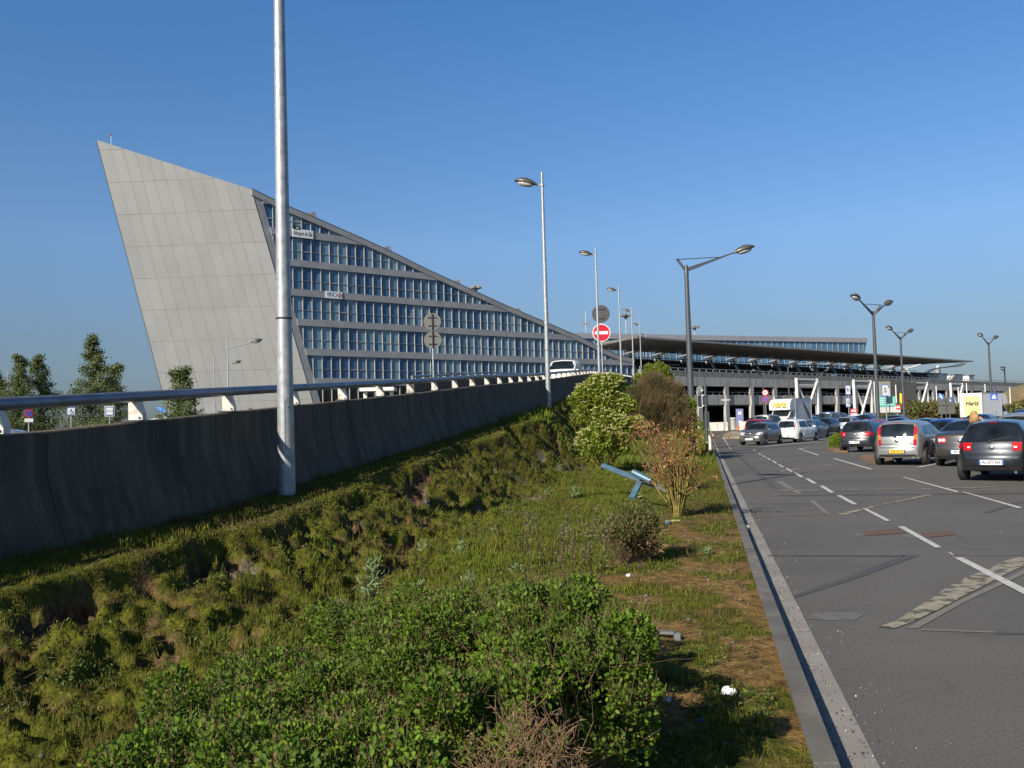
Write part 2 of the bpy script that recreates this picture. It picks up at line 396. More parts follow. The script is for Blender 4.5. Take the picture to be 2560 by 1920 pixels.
# kerb and gutter
kerbm = mat('kerb concrete', (.145, .138, .122), .9, 0, .3, 5, .4, 60, dirt=((.075, .07, .06), 2.5))
gutm = mat('gutter concrete', (.25, .235, .21), .85, 0, .12, 3, .3, 60, dirt=((.20, .19, .17), 1.3))
kb = MB(); gt = MB(); yk = -6
while yk < 108:
    L = 1.0; a, b = yk, yk+L-.012
    def row(y, xo, z): return (xk(y)+xo, y, z+float(gzn(y)))
    for (x0, x1, z0, z1, mb) in ((-.13, 0, -.1, .118, kb), (.001, .20, -.1, .006, gt)):
        j = random.uniform(-.003, .003)
        vs = [row(a, x0, z0), row(a, x1, z0), row(b, x1, z0), row(b, x0, z0), row(a, x0, z1+j), row(a, x1-(.02 if mb is kb else 0), z1+j), row(b, x1-(.02 if mb is kb else 0), z1+j), row(b, x0, z1+j)]
        mb.add(vs, [(0, 1, 5, 4), (1, 2, 6, 5), (2, 3, 7, 6), (3, 0, 4, 7), (4, 5, 6, 7), (0, 3, 2, 1)])
    yk += L
tag(kb.build('kerb', kerbm), kind='structure'); tag(gt.build('gutter', gutm), kind='structure')
# ramp carriageway
YR = np.arange(-12, 146, 2.0); X, Y = np.meshgrid(np.linspace(0, 1, 3), YR, indexing='ij'); n, k = X.shape; ix = np.arange(n*k).reshape(n, k)
XP = xw(Y)-.3-7.2*X; Z = ztop(Y)-.85
tag(np_mesh('ramp_road', np.stack([XP, Y, Z], -1).reshape(-1, 3), np.stack([ix[:-1, :-1], ix[:-1, 1:], ix[1:, 1:], ix[1:, :-1]], -1).reshape(-1, 4), asph, smooth=True), kind='structure')
# bank of earth under the far edge of the ramp
X, Y = np.meshgrid(np.linspace(0, 1, 6), YR, indexing='ij'); n, k = X.shape; ix = np.arange(n*k).reshape(n, k)
Z0 = ztop(Y)-.87; XP = xw(Y)-7.5-X*(Z0*1.5+.3)
tag(np_mesh('ramp_bank', np.stack([XP, Y, Z0*(1-X)+gzn(Y)*X-.02], -1).reshape(-1, 3), np.stack([ix[:-1, :-1], ix[:-1, 1:], ix[1:, 1:], ix[1:, :-1]], -1).reshape(-1, 4), earth, smooth=True), kind='structure')

# ---------------------------------------------------------------- ramp barriers with pipe rails
def barrier(label, y0, y1, off, first, step, group, near=True):
    O = Vector((xw(y0)+off, y0, 0)); t = thing('ramp_barrier', label, 'barrier', O, group=group)
    yv = np.concatenate([np.arange(y0, min(40, y1), .8), np.arange(max(40, y0), y1, 3), [y1]])
    prof = [(-.30, -1.6), (.20, -1.6), (.20, -1.10), (.17, -.98), (.085, -.72), (.03, -.52), (0, -.36), (0, -.012), (-.012, 0), (-.20, 0), (-.212, -.02), (-.30, -.85)]
    vs = []; fs = []; n = len(prof)
    for y in yv:
        z = float(ztop(y))
        for (dx, dz) in prof: vs.append((xw(y)+off+dx, y, z+dz))
    for i in range(len(yv)-1):
        for j in range(n): fs.append((i*n+j, i*n+(j+1) % n, (i+1)*n+(j+1) % n, (i+1)*n+j))
    fs += [tuple(range(n))[::-1], tuple(range((len(yv)-1)*n, len(yv)*n))]
    wb_ = MB(O).add(vs, fs); yj = y0+1.2
    while yj < min(y1, 70):      # pour joints down the outer face
        zj = float(ztop(yj)); xj = xw(yj)+off
        for (a_, b_) in zip(prof[1:7], prof[2:8]): wb_.bar((xj+a_[0]+.001, yj, zj+a_[1]), (xj+b_[0]+.001, yj, zj+b_[1]), .010, .005, 1, up=(1, 0, 0))
        yj += 3.0
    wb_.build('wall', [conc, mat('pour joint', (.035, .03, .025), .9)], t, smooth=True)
    pts = [(xw(y)+off-.10, y, float(ztop(y))+.27) for y in yv]
    MB(O).tube(pts, .060, 14).build('rail', bluem, t, smooth=True)
    y = first; cnt = 0
    while y < y1 and cnt < 62:
        z = float(ztop(y)); x = xw(y)+off-.10
        m = MB(O)
        # bent plate bracket: broad foot, narrow head
        pl = [(x-.075, y, z), (x+.075, y, z), (x+.075, y, z+.08), (x+.035, y, z+.215), (x-.075, y, z+.215)]
        m.prism([(a, b-.055, c) for a, b, c in pl], (0, .11, 0))
        m.box((x, y, z+.006), (.19, .36, .018), 1)
        m.cyl((x+.045, y-.068, z+.04), (x+.045, y-.05, z+.04), .012, m=1, n=6)
        m.build('rail_post', [cream, dgrey], t); y += step; cnt += 1
    return t
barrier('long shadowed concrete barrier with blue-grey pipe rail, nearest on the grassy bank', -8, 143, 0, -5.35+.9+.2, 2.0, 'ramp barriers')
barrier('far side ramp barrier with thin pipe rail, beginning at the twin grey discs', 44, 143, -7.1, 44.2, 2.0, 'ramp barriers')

# ---------------------------------------------------------------- street lamps
def head_mesh(o=(0, 0, 0), d=(1, 0), L=1.0, tilt=R(14)):
    "lens shaped housing starting at o and pointing along d, plus bowl"
    hm = MB(); bm_ = MB(); dx = Vector((d[0], d[1], 0)).normalized(); sd = Vector((-dx.y, dx.x, 0)); up = Vector((0, 0, 1))
    ax = dx*math.cos(tilt)+up*math.sin(tilt); uz = -dx*math.sin(tilt)+up*math.cos(tilt); O = Vector(o)
    st = [(0, .035, .035, .03), (.06, .05, .05, .04), (.14, .11, .09, .05), (.30, .20, .16, .06), (.52, .25, .20, .065), (.74, .235, .17, .06), (.9, .17, .10, .05), (.985, .11, .05, .035), (1, .07, .02, .02)]
    n = 14; vs = []; fs = []
    for (s, w_, h1, h2) in st:
        for k in range(n):
            t = 2*math.pi*k/n; c, s_ = math.cos(t), math.sin(t)
            vs.append(O+ax*s*L+sd*c*w_*L+uz*(s_*(h1 if s_ > 0 else h2))*L)
    for i in range(len(st)-1):
        for k in range(n): fs.append((i*n+k, (i+1)*n+k, (i+1)*n+(k+1) % n, i*n+(k+1) % n))
    fs += [tuple(range(n)), tuple(range((len(st)-1)*n, len(st)*n))[::-1]]
    hm.add(vs, fs)
    M = Matrix((ax, sd, uz)).transposed()
    bm_.ell(O+ax*.53*L-uz*.055*L, (.35*L, .19*L, .12*L), 14, 6, M=M)
    return hm, bm_
def galv_lamp(label, loc, H=9.75, d=(-1, .15), rod=.55, arm=.12, group='galvanised lamps along the ramp', r0=.112):
    t = thing('street_lamp', label, 'street lamp', loc, group=group)
    p = MB(); p.cyl((0, 0, -.4), (0, 0, H), r0, r0*.45, 20)
    p.build('pole', galv, t, smooth=True)
    c = MB(); zc = 2.35; p_ = r0*(1-.55*zc/H); c.cyl((0, 0, zc), (0, 0, zc+.022), p_+.006, n=20); c.build('joint_ring', black, t, smooth=True)
    h = MB(); a = Vector((.55, -.84, 0)).normalized(); sdv = Vector((-a.y, a.x, 0))
    for (u0, z0, u1, z1) in ((-.045, .62, -.045, 1.24), (.045, .62, .045, 1.24), (-.045, 1.24, .045, 1.24), (-.045, .62, .045, .62)):
        rr = r0*.93; f = lambda u, z: a*math.sqrt(rr*rr-u*u)+sdv*u+Vector((0, 0, z))
        h.bar(f(u0, z0), f(u1, z1), .006, .006)
    h.ell(a*(r0*.92)+Vector((0, 0, 1.17)), (.012, .012, .012), 6, 4)
    h.build('access_door', dgrey, t)
    dz = H-rod; D = Vector((d[0], d[1], 0)).normalized(); rp = r0*.5
    b = MB(); b.cyl((0, 0, dz-.06), (0, 0, dz+.06), rp+.03, n=12); b.cyl(Vector((0, 0, dz)), D*(rp+arm)+Vector((0, 0, dz+arm*.28)), .04, n=8); b.build('bracket', galv, t, smooth=True)
    hm, bw = head_mesh(D*(rp+arm)+Vector((0, 0, dz+arm*.28)), D, 1.0)
    ho = hm.build('lamp_head', headm, t, smooth='all'); bw.build('lens', lens, ho, smooth='all')
    return t
names = ['tall thick galvanised lamp pole nearest on the bank, its top out of frame',
         'tall galvanised lamp between the white van and the yellow-green bush, head pointing left',
         'galvanised lamp standing in front of the red no-entry disc',
         'galvanised lamp on the ramp, the next to the right after the no-entry disc',
         'galvanised ramp lamp fifth along the row, above the left tip of the dark canopy',
         'galvanised ramp lamp sixth along the row, crossing the left end of the canopy',
         'thin galvanised ramp lamp, last but one of the receding row',
         'farthest and thinnest galvanised lamp of the receding ramp row']
bases = [.80, 2.35, 4.06, 5.2, 6.26, 7.2, 8.1, 9.0]
for i, (nm, bz) in enumerate(zip(names, bases)):
    y = 12.06+24.7*i; x = xw(y)+.5
    galv_lamp(nm, (x, y, bz), r0=.118 if i == 0 else .112)
def left_lamp(label, u, v, y, ztp, d=(1, .25)):
    x = AX(u, y, 3); return galv_lamp(label, (x, y, 0), H=ztp, d=d, rod=ztp*.14, arm=1.75, group='lamps on the low road before the office building', r0=.09)
left_lamp('tallest of the three lamps before the grey prow wall, long arm to the right', 571, 829, 73, 10.0)
left_lamp('middle-height lamp with long arm, left of the tallest one at the prow wall', 537, 887, 94, 10.0)
left_lamp('smallest lamp before the grey prow wall, just above the blue rail', 553, 936, 125, 10.0)
left_lamp('pale lamp among the trees at the left edge of the view', 19, 931, 98, 9.2)
left_lamp('thin lamp with upswept arm seen behind the rail below the glass facade', 1117, 897, 96, 7.6, d=(-1, .2))

def arm_lamp(label, loc, z0, arms, group, tip=None, r=.12):
    t = thing('parking_lamp', label, 'street lamp', loc, group=group)
    p = MB(); p.cyl((0, 0, -.2), (0, 0, z0), r*1.35, r*.75, 16); p.build('pole', dgrey, t, smooth=True)
    c = MB(); c.cyl((0, 0, z0*.19), (0, 0, z0*.19+.02), r*1.3, n=16); c.build('joint_ring', black, t)
    k = MB(); k.cyl((0, 0, z0-.02), (0, 0, z0+.42), r*.85, r*.6, 12); k.build('pole_top', dgrey, t, smooth=True)
    cab = MB()
    if tip is None: T = -Vector((arms[0][0], arms[0][1], 0)).normalized()*.42+Vector((0, 0, z0+.85))
    else: T = Vector(tip)+Vector((0, 0, z0))
    k = MB(); k.bar((0, 0, z0+.1), T, .05, .12); k.bar(T+Vector((-.08, 0, 0)), T+Vector((.08, 0, 0)), .05, .05)
    k.build('stay_post', dgrey, t)
    for (dx, dy, reach, rise) in arms:
        D = Vector((dx, dy, 0)).normalized(); e = D*reach+Vector((0, 0, z0+.2+rise)); s0 = D*.05+Vector((0, 0, z0+.2))
        a = MB(); n = D.cross(Vector((0, 0, 1)))
        w0, w1 = .20, .06
        vs = []
        for (P, hh, ww) in ((s0, w0, .09), (e, w1, .06)):
            for (sx, sz) in ((-1, -1), (1, -1), (1, 1), (-1, 1)): vs.append(P+n*ww*sx*.5+Vector((0, 0, hh*sz*.5)))
        a.add(vs, [(0, 1, 2, 3), (4, 7, 6, 5), (0, 4, 5, 1), (1, 5, 6, 2), (2, 6, 7, 3), (3, 7, 4, 0)])
        a.build('arm', dgrey, t)
        mid = s0.lerp(e, .68)+Vector((0, 0, .06))
        for sgn in (-1, 1): cab.cyl(T+n*.07*sgn, mid+n*.05*sgn, .012, n=5)
        hm, bw = head_mesh(e, D, 1.14, R(16)); ho = hm.build('lamp_head', headm, t, smooth='all'); bw.build('lens', lens, ho, smooth='all')
    cab.build('stay_cable', dgrey, t)
    return t
y = 44; x = AX(1733, y, 0)
arm_lamp('big dark grey single-arm lamp standing at the kerb', (x, y, .05), 8.85, [(1, .05, 2.35, .78)], 'dark car park lamps', tip=(-.42, 0, .72), r=.14)
dd = (.72, .69)
for (lab, u, y, zz) in (('tallest dark double-arm lamp, rising between the hatchbacks in the near rows', 2197, 62, 8.5),
                    ('dark double-arm lamp right of the tallest one, before the end of the canopy', 2262, 92, 8.9),
                    ('dark double-arm lamp farthest right, beside the yellow-panelled truck', 2482, 104, 8.9),
                    ('distant double-arm lamp behind the white box truck', 1976, 140, 8.9),
                    ('distant double-arm lamp above the round speed sign', 1912, 146, 7.9),
                    ('distant double-arm lamp just right of the left white truss', 2055, 158, 8.4)):
    x = AX(u, y, .5); arm_lamp(lab, (x, y, gz(x, y)), zz, [(-dd[0], -dd[1], 1.95, .80), (dd[0], dd[1], 1.95, .80)], 'dark double-arm car park lamps', tip=(.42, -.22, .80), r=.125)

# ================================================================ office building with the slanting prow
panelm = mat('prow cladding panels', (.236, .243, .240), .6, 0, .05, .25, attr='rnd')
seam = mat('panel joints', (.195, .20, .20), .8, 0, .1, 2)
spand = mat('spandrel concrete', (.27, .28, .295), .75, 0, .10, .7, dirt=((.225, .232, .245), .5))
mull = mat('mullion aluminium', (.42, .40, .36), .5, .2, .08, 1)
def glass_win(name, c1, c2, rough=.08):
    m = bpy.data.materials.new(name); m.use_nodes = True; N = m.node_tree; b = N.nodes['Principled BSDF']
    at = N.nodes.new('ShaderNodeAttribute'); at.attribute_name = 'rnd'
    r = N.nodes.new('ShaderNodeValToRGB'); N.links.new(at.outputs['Fac'], r.inputs[0])
    r.color_ramp.elements[0].color = (*c1, 1); r.color_ramp.elements[0].position = .3
    e = r.color_ramp.elements.new(.72); e.color = (*[(a*.6+b_*.4) for a, b_ in zip(c1, c2)], 1)
    r.color_ramp.elements[2].color = (*c2, 1)
    N.links.new(r.outputs[0], b.inputs['Base Color']); b.inputs['Roughness'].default_value = rough; b.inputs['Specular IOR Level'].default_value = .45
    return m
offglass = glass_win('office glass', (.035, .095, .20), (.17, .29, .37))
hallglass = glass_win('hall glass', (.10, .23, .38), (.17, .33, .48), .15)
fP = Vector((-24.7, 105, 0)); fT = Vector((.77, .64, 0)).normalized(); fN = Vector((fT.y, -fT.x, 0))
def fac(u, v):
    p = PLN(u, v, fP, fN); return ((p-fP).dot(fT), p.z)
def F3(s, z, off=0): return fP+fT*s+fN*off+Vector((0, 0, z))
roofpx = [(628, 473), (708, 512), (802, 552), (911, 600), (994, 638), (1070, 676), (1164, 719), (1265, 765), (1362, 806), (1425, 833), (1467, 852), (1505, 872), (1545, 889), (1585, 897)]
roof = [fac(*p) for p in roofpx]
sB, zB = roof[0]; sC, zC = fac(784, 1012)
slope = (sC-sB)/(zB-zC)
sG = sB+slope*zB                                  # corner at the ground
def sleft(z): return sB+slope*(zB-z)
RS = [a for a, b in roof]; RZ = [b for a, b in roof]
def zroof(s): return float(np.interp(s, RS, RZ))
Bt = F3(sB, zB); Bg = F3(sG, 0)
At = A(242, 350, Bt.y-.2); q = A(405, 972, At.y+(Bg.y-Bt.y)*(At.z-5)/At.z)
dz = (q-At)/(At.z-q.z); Ag = At+dz*At.z
off = thing('office_building', 'large office block with leaning grey prow wall and sloping roof over rows of blue windows', 'building', (fP.x, fP.y, 0))
oO = (fP.x, fP.y, 0)
# prow wall: panels on a dark backing
def Lz(z): return Ag.lerp(At, z/At.z)
def Rz(z): return Bg.lerp(Bt, z/Bt.z)
pn = (Bt-At).cross(Ag-At).normalized()
if pn.y > 0: pn = -pn
V = []; Qd = []; rn = []
zs = [0]+[1.9+3.62*i for i in range(0, 12)]; cols = np.linspace(0, 1, 13)
def clip(poly, f):
    "keep the part of a 2d polygon where f >= 0"
    out = []
    for i in range(len(poly)):
        a, b = poly[i], poly[(i+1) % len(poly)]; fa, fb_ = f(a), f(b)
        if fa >= 0: out.append(a)
        if (fa < 0) != (fb_ < 0):
            t = fa/(fa-fb_); out.append((a[0]+(b[0]-a[0])*t, a[1]+(b[1]-a[1])*t))
    return out
pm = MB(oO); tone = []
for zi in range(len(zs)-1):
    for ci in range(12):
        sA, sE = cols[ci], cols[ci+1]
        # the seams lean with the right edge near it and with the left edge near that one
        gs = .0009 if ci else 0
        po = [(sA+gs, zs[zi]+.016), (sE-gs, zs[zi]+.016), (sE-gs, zs[zi+1]-.016), (sA+gs, zs[zi+1]-.016)]
        po = clip(po, lambda p: (At.z+(Bt.z-At.z)*p[0])-p[1])
        if len(po) < 3: continue
        vs = [Ag.lerp(At, z/(At.z+(Bt.z-At.z)*s)).lerp(Bg.lerp(Bt, z/(At.z+(Bt.z-At.z)*s)), s)+pn*.012 for s, z in po]
        pm.add(vs, [tuple(range(len(vs)))]); tone += [random.random()]*len(vs)
o = pm.build('prow_cladding', panelm, off, fixn=False); a = o.data.attributes.new('rnd', 'FLOAT', 'POINT'); a.data.foreach_set('value', tone)
VB = At-Bt; VG = Ag-Bg
body = MB(oO)
n = len(roof)
fr = [F3(s, z-.02, -.25) for s, z in roof]; bk = [F3(s, z-.3, -.25)+VB*Vector((1, 1, 0))*1 if 0 else F3(s, z-.02, -.25)+Vector((VB.x, VB.y, VB.z*max(0, 1-i/9.0))) for i, (s, z) in enumerate(roof)]
for i in range(n-1): body.add([fr[i], fr[i+1], bk[i+1], bk[i]], [(0, 1, 2, 3)])
body.build('roof', spand, off)
body = MB(oO)
fg = [F3(max(s, sG), 0, -.25) for s, z in roof]; bgp = [p+VG for p in fg]
for i in range(n-1): body.add([bk[i], bk[i+1], bgp[i+1], bgp[i]], [(0, 1, 2, 3)])
nb = 14
for i in range(nb):      # the same warped sheet the cladding follows, a little behind it
    z0_, z1_ = i/nb, (i+1)/nb
    body.add([Ag.lerp(At, z0_)-pn*.012, Bg.lerp(Bt, z0_)-pn*.012, Bg.lerp(Bt, z1_)-pn*.012, Ag.lerp(At, z1_)-pn*.012], [(0, 1, 2, 3)])
# backing of the facade, behind the windows
P2 = [F3(sG, 0, -.25)]+[F3(RS[-1], 0, -.25)]+[F3(s, z, -.25) for s, z in roof[::-1]]
body.add(P2, [tuple(range(len(P2)))]); body.build('rear_wall', seam, off, fixn=False)
# bands
zf = []
for (u, v) in ((737, 651), (737, 725), (737, 801), (763, 875), (777, 947)): zf.append(fac(u, v)[1])
step = (zf[0]-zf[4])/4; ztopb = zf[4]+.1
floors = [ztopb+step*i for i in range(-0, 7)]        # top edges of the bands
bh = .80
sEnd = RS[-1]
def slope_clip(po, zoff=0):
    s0 = min(p[0] for p in po); s1 = max(p[0] for p in po)
    z0, z1 = zroof(s0)-zoff, zroof(s1)-zoff
    po = clip(po, lambda p: (z0+(z1-z0)*(p[0]-s0)/max(1e-6, s1-s0))-p[1])
    return clip(po, lambda p: p[0]-(sleft(p[1])+.95)) if len(po) > 2 else po
def outw(po, off_, th, mb):
    if len(po) > 2: mb.prism([F3(s, z, off_) for s, z in po], fN*th)
mod = 1.2; s0 = sleft(0)+.0; first = sB-1; ncell = int((sEnd-first)/mod)
for fi, zt in enumerate(floors):
    m = MB(oO)
    for c in range(ncell):
        a = first+c*mod; po = slope_clip([(a+.006, zt-bh), (a+mod-.006, zt-bh), (a+mod-.006, zt), (a+.006, zt)], .35)
        outw(po, -.2, .30, m)
    if m.v: m.build('floor_band', spand, off)
# windows
wins = []
for fi in range(len(floors)):
    zlo = floors[fi]; zhi = floors[fi]+step-bh
    for c in range(ncell):
        a = first+c*mod; po = slope_clip([(a+.04, zlo), (a+mod-.04, zlo), (a+mod-.04, zhi), (a+.04, zhi)], .35)
        if len(po) < 3: continue
        ar = abs(sum(po[i][0]*po[(i+1) % len(po)][1]-po[(i+1) % len(po)][0]*po[i][1] for i in range(len(po))))/2
        if ar < .15: continue
        wins.append((ar/(F3(a, 0).y**2), a, po, zlo, zhi))
wins.sort(key=lambda t: -t[0])
rest = MB(oO); rr = []
for k, (_, a, po, zlo, zhi) in enumerate(wins):
    mb = MB(oO) if k < 99 else rest
    vs = [F3(s, z, -.12) for s, z in po]; mb.add(vs, [tuple(range(len(vs)))], 0)
    r_ = random.random(); nv = len(vs); cols_ = [r_]*nv
    if random.random() < .28:      # half curtain behind the glass
        q2 = clip(po, lambda p: p[0]-(a+mod*random.choice([.0, .45]))); q2 = q2 if len(q2) > 2 else po
        mb.add([F3(s, z, -.115) for s, z in q2], [tuple(range(len(q2)))], 0); cols_ += [min(1, .75+r_*.25)]*len(q2)
    zt = zlo+(zhi-zlo)*.40; hop = random.random() < .18
    if max(p[1] for p in po) > zt+.1:
        th = .09 if hop else .035
        mb.box(F3(a+mod/2, zt, -.07), (mod-.1, .06, th), 1, rz=math.atan2(fT.y, fT.x)); cols_ += [0]*8
    if k < 99:
        o = mb.build('window', [offglass, mull], off, fixn=False); at_ = o.data.attributes.new('rnd', 'FLOAT', 'POINT'); at_.data.foreach_set('value', cols_)
    else: rr += cols_
o = rest.build('window', [offglass, mull], off, fixn=False); at_ = o.data.attributes.new('rnd', 'FLOAT', 'POINT'); at_.data.foreach_set('value', rr); o['kind'] = 'stuff'
m = MB(oO)
for c in range(ncell+1):
    a = first+c*mod; zhi = zroof(a)-.4
    # only where windows are, start above the slanted border
    zlo = 0.0
    if a < sleft(0)+.95: zlo = max(0, zB-(a-.95-sB)/slope)
    zlo = max(zlo, 0)
    if zhi-zlo > .3: m.box(F3(a, (zlo+zhi)/2, -.06), (.062, .14, zhi-zlo), 0, rz=math.atan2(fT.y, fT.x))
m.build('mullions', mull, off)
# ground floor glazing
m = MB(oO); z1 = floors[0]-bh; po = [(sleft(0)+.9, 0), (sEnd, 0), (sEnd, z1), (sleft(z1)+.9, z1)]
m.add([F3(s, z, -.14) for s, z in po], [(0, 1, 2, 3)]); m.build('ground_floor_glazing', glassm, off, fixn=False)
m = MB(oO)
for zz in (2.3, 4.4): m.box(F3((sG+sEnd)/2+.5, zz, -.08), (sEnd-sG-2, .06, .06), 0, rz=math.atan2(fT.y, fT.x))
m.build('transoms', mull, off)
# slanted concrete border by the prow, with its recessed dark lip, and the sloping fascia
m = MB(oO); m.prism([F3(sleft(zB)+.1, zB-.15, -.2), F3(sleft(0)+.1, 0, -.2), F3(sleft(0)+1.0, 0, -.2), F3(sleft(zB-.7)+1.0, zB-.62, -.2)], fN*.16)
m.build('slanted_border', spand, off)
m = MB(oO)
for i in range(n-1):
    (a, za), (b, zb_) = roof[i], roof[i+1]; k = max(1, int((b-a)/2.4))
    for j in range(k):
        p, q_ = a+(b-a)*j/k, a+(b-a)*(j+1)/k; zp, zq = zroof(p), zroof(q_)
        m.prism([F3(p+.01, zp-.68, -.2), F3(q_-.01, zq-.68, -.2), F3(q_-.01, zq, -.2), F3(p+.01, zp, -.2)], fN*.36)
m.build('roof_fascia', spand, off)
m = MB(oO)
for i in range(n-1): m.prism([F3(roof[i][0], roof[i][1], -.5), F3(roof[i+1][0], roof[i+1][1], -.5), F3(roof[i+1][0], roof[i+1][1]+.09, -.5), F3(roof[i][0], roof[i][1]+.09, -.5)], fN*.68)
m.build('roof_flashing', dgrey, off)
for (u, v, k) in ((785, 545, 1.0), (975, 629, .95), (1150, 712, .9), (1302, 781, .8)):
    s, z = fac(u, v); m = MB(oO); h = 1.15*k; wd = 2.0*k
    m.prism([F3(s-wd*.7, zroof(s-wd*.7)+.05, -.8), F3(s+wd*.55, zroof(s+wd*.55)+.05, -.8), F3(s+wd*.28, zroof(s+wd*.28)+h, -.8)], -fN*1.2)
    m.build('roof_vent', conc_l, off)
p = At.lerp(Bt, .085)+Vector((0, .3, 0)); m = MB(oO); m.cyl(p, p+Vector((0, 0, 1.1)), .025, n=6); m.ell(p+Vector((0, 0, 1.15)), (.1, .1, .12), 8, 5, 1)
m.build('warning_light', [white, red_s], off)
def sign_on_facade(u0, v0, u1, v1, label):
    s0, z0 = fac(u0, v1); s1, z1 = fac(u1, v0+ (v1-v0)*.12)
    t = thing('building_sign', label, 'sign', F3((s0+s1)/2, z0, .12)); O = F3((s0+s1)/2, z0, .12)
    b = MB(O); b.box(F3((s0+s1)/2, (z0+z1)/2, .16), (s1-s0, .06, z1-z0), rz=math.atan2(fT.y, fT.x)); b.build('board', white_s, t)
    return t, O, s0, z0, s1, z1
t, O, s0, z0, s1, z1 = sign_on_facade(730, 576, 781, 592, 'white board with the airport name high on the glass facade')
z1b = z1+.35; M = face_mat(F3((s0+s1)/2, (z0+z1)/2-.02, .20)-O, fN); text('Aéroport de Lille', .80, M, inkm, t, bold=-.004, width=(s1-s0)*.9)
b = MB(O); b.box(F3(s0+.55, z1+.12, .17), (1.0, .06, .42), rz=math.atan2(fT.y, fT.x)); b.box(F3(s0+.62, z1+.12, .205), (.3, .02, .14), 1, rz=math.atan2(fT.y, fT.x)); b.build('emblem', [inkm, white_s], t)
t, O, s0, z0, s1, z1 = sign_on_facade(813, 729, 853, 745, 'white board with blue company name and four-petal emblem on a middle floor')
M = face_mat(F3(s0+(s1-s0)*.36, (z0+z1)/2, .20)-O, fN); text('VINCI', .85, M, blue_s, t, bold=0, width=(s1-s0)*.6)
b = MB(O); cx = s0+(s1-s0)*.83; cz = (z0+z1)/2; r_ = (z1-z0)*.25
for (dx, dz_, mi) in ((0, 1, 0), (1, 0, 1), (0, -1, 0), (-1, 0, 1)):
    c = F3(cx+dx*r_, cz+dz_*r_, .20); k = r_*.55
    b.prism([c+fT*k*a_+Vector((0, 0, k*b_)) for a_, b_ in ((1.1, 0), (0, 1.1), (-1.1, 0), (0, -1.1))], fN*.02, mi)
b.build('emblem', [inkm, red_s], t)

# ================================================================ raised forecourt / parking deck
bP = Vector((43.5, 158, 0)); bT = Vector((93.5, 87, 0)).normalized(); bN = Vector((bT.y, -bT.x, 0)); bA = math.atan2(bT.y, bT.x)
def B3(s, z, off=0): return bP+bT*s+bN*off+Vector((0, 0, z))
def bs(u, v=980, off=0):
    p = PLN(u, v, bP+bN*off, bN); return (p-bP).dot(bT)
SA, SZ = bs(1600), bs(2590)
O = tuple(B3(SA, 0)); dk = thing('parking_deck', 'long two-level concrete parking deck with dark open bays across the far end', 'building', O)
def bbox(mb, s0, s1, z0, z1, o0, o1, m=0): mb.box(B3((s0+s1)/2, (z0+z1)/2, (o0+o1)/2), (s1-s0, abs(o1-o0), z1-z0), m, rz=bA)
m = MB(O); k = SA
while k < SZ: bbox(m, k+.01, min(k+7.6, SZ)-.01, 8.9, 9.75, -.3, .318); k += 7.6
m.build('parapet', conc_d, dk)
m = MB(O); k = SA
while k < SZ: bbox(m, k+.012, min(k+3.8, SZ)-.012, 7.35, 8.897, -.6, .30); k += 3.8
m.build('fascia', conc_l, dk)
m = MB(O); k = SA
while k < SZ: bbox(m, k+.01, min(k+7.6, SZ)-.01, 4.3, 5.95, -.5, .0); k += 7.6
m.build('balustrade', conc_l, dk)
m = MB(O); bbox(m, SA, SZ+10, 8.3, 8.6, -26, -.62); m.build('upper_deck', asph, dk)
m = MB(O); bbox(m, SA, SZ, 4.2, 4.6, -26, -.52); m.build('lower_deck', conc_d, dk)
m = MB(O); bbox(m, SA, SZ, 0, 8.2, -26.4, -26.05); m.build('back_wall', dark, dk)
m = MB(O); bbox(m, SA, SA+.3, 0, 8.2, -26, -.7); m.build('end_wall', conc_d, dk); m = MB(O); bbox(m, SZ-.3, SZ, 0, 8.2, -26, -.7); m.build('end_wall', conc_d, dk)
m = MB(O); m.cyl(B3(SA, 6.42, -.1), B3(SZ, 6.42, -.1), .05, n=6); m.cyl(B3(SA, 10.15, .1), B3(SZ, 10.15, .1), .06, n=6)
k = SA
while k < SZ:
    m.bar(B3(k, 5.95, -.1), B3(k, 6.42, -.1), .09); m.bar(B3(k, 9.75, .1), B3(k, 10.15, .1), .1); k += 1.9
m.build('guard_rail', galv, dk)
colps = [bs(u) for u in (1747, 1814.5, 1877.8)]; sp_ = 7.62; c0 = bs(1814.5)
for i in range(-3, 18):
    s = c0+sp_*i
    if s < SA or s > SZ: continue
    m = MB(O)
    # column: flat slab with a rounded outer flank, both storeys
    for (z0, z1) in ((-.1, 4.297), (5.90, 7.347)):
        poly = []
        for q_ in range(7):
            a_ = math.pi*q_/6-math.pi/2; poly.append(B3(s-.45-.28*math.cos(a_), z0+(z1-z0)*(.5+.5*math.sin(a_)), -.1))
        poly += [B3(s+.42, z1, -.1), B3(s+.42, z0, -.1)]
        m.prism(poly, bN*.42)
    bbox(m, s-.42, s+.42, 4.1, 6.1, .002, .326)
    m.build('column', conc_l, dk)
for i in range(-3, 17):
    s = c0+sp_*(i+.5)
    if SA < s < SZ:
        for z in (8.2-.12, 4.1): m = MB(O); bbox(m, s-.7, s+.7, z-.1, z, -3.2, -2.9); m.build('ceiling_lamp', lens, dk)
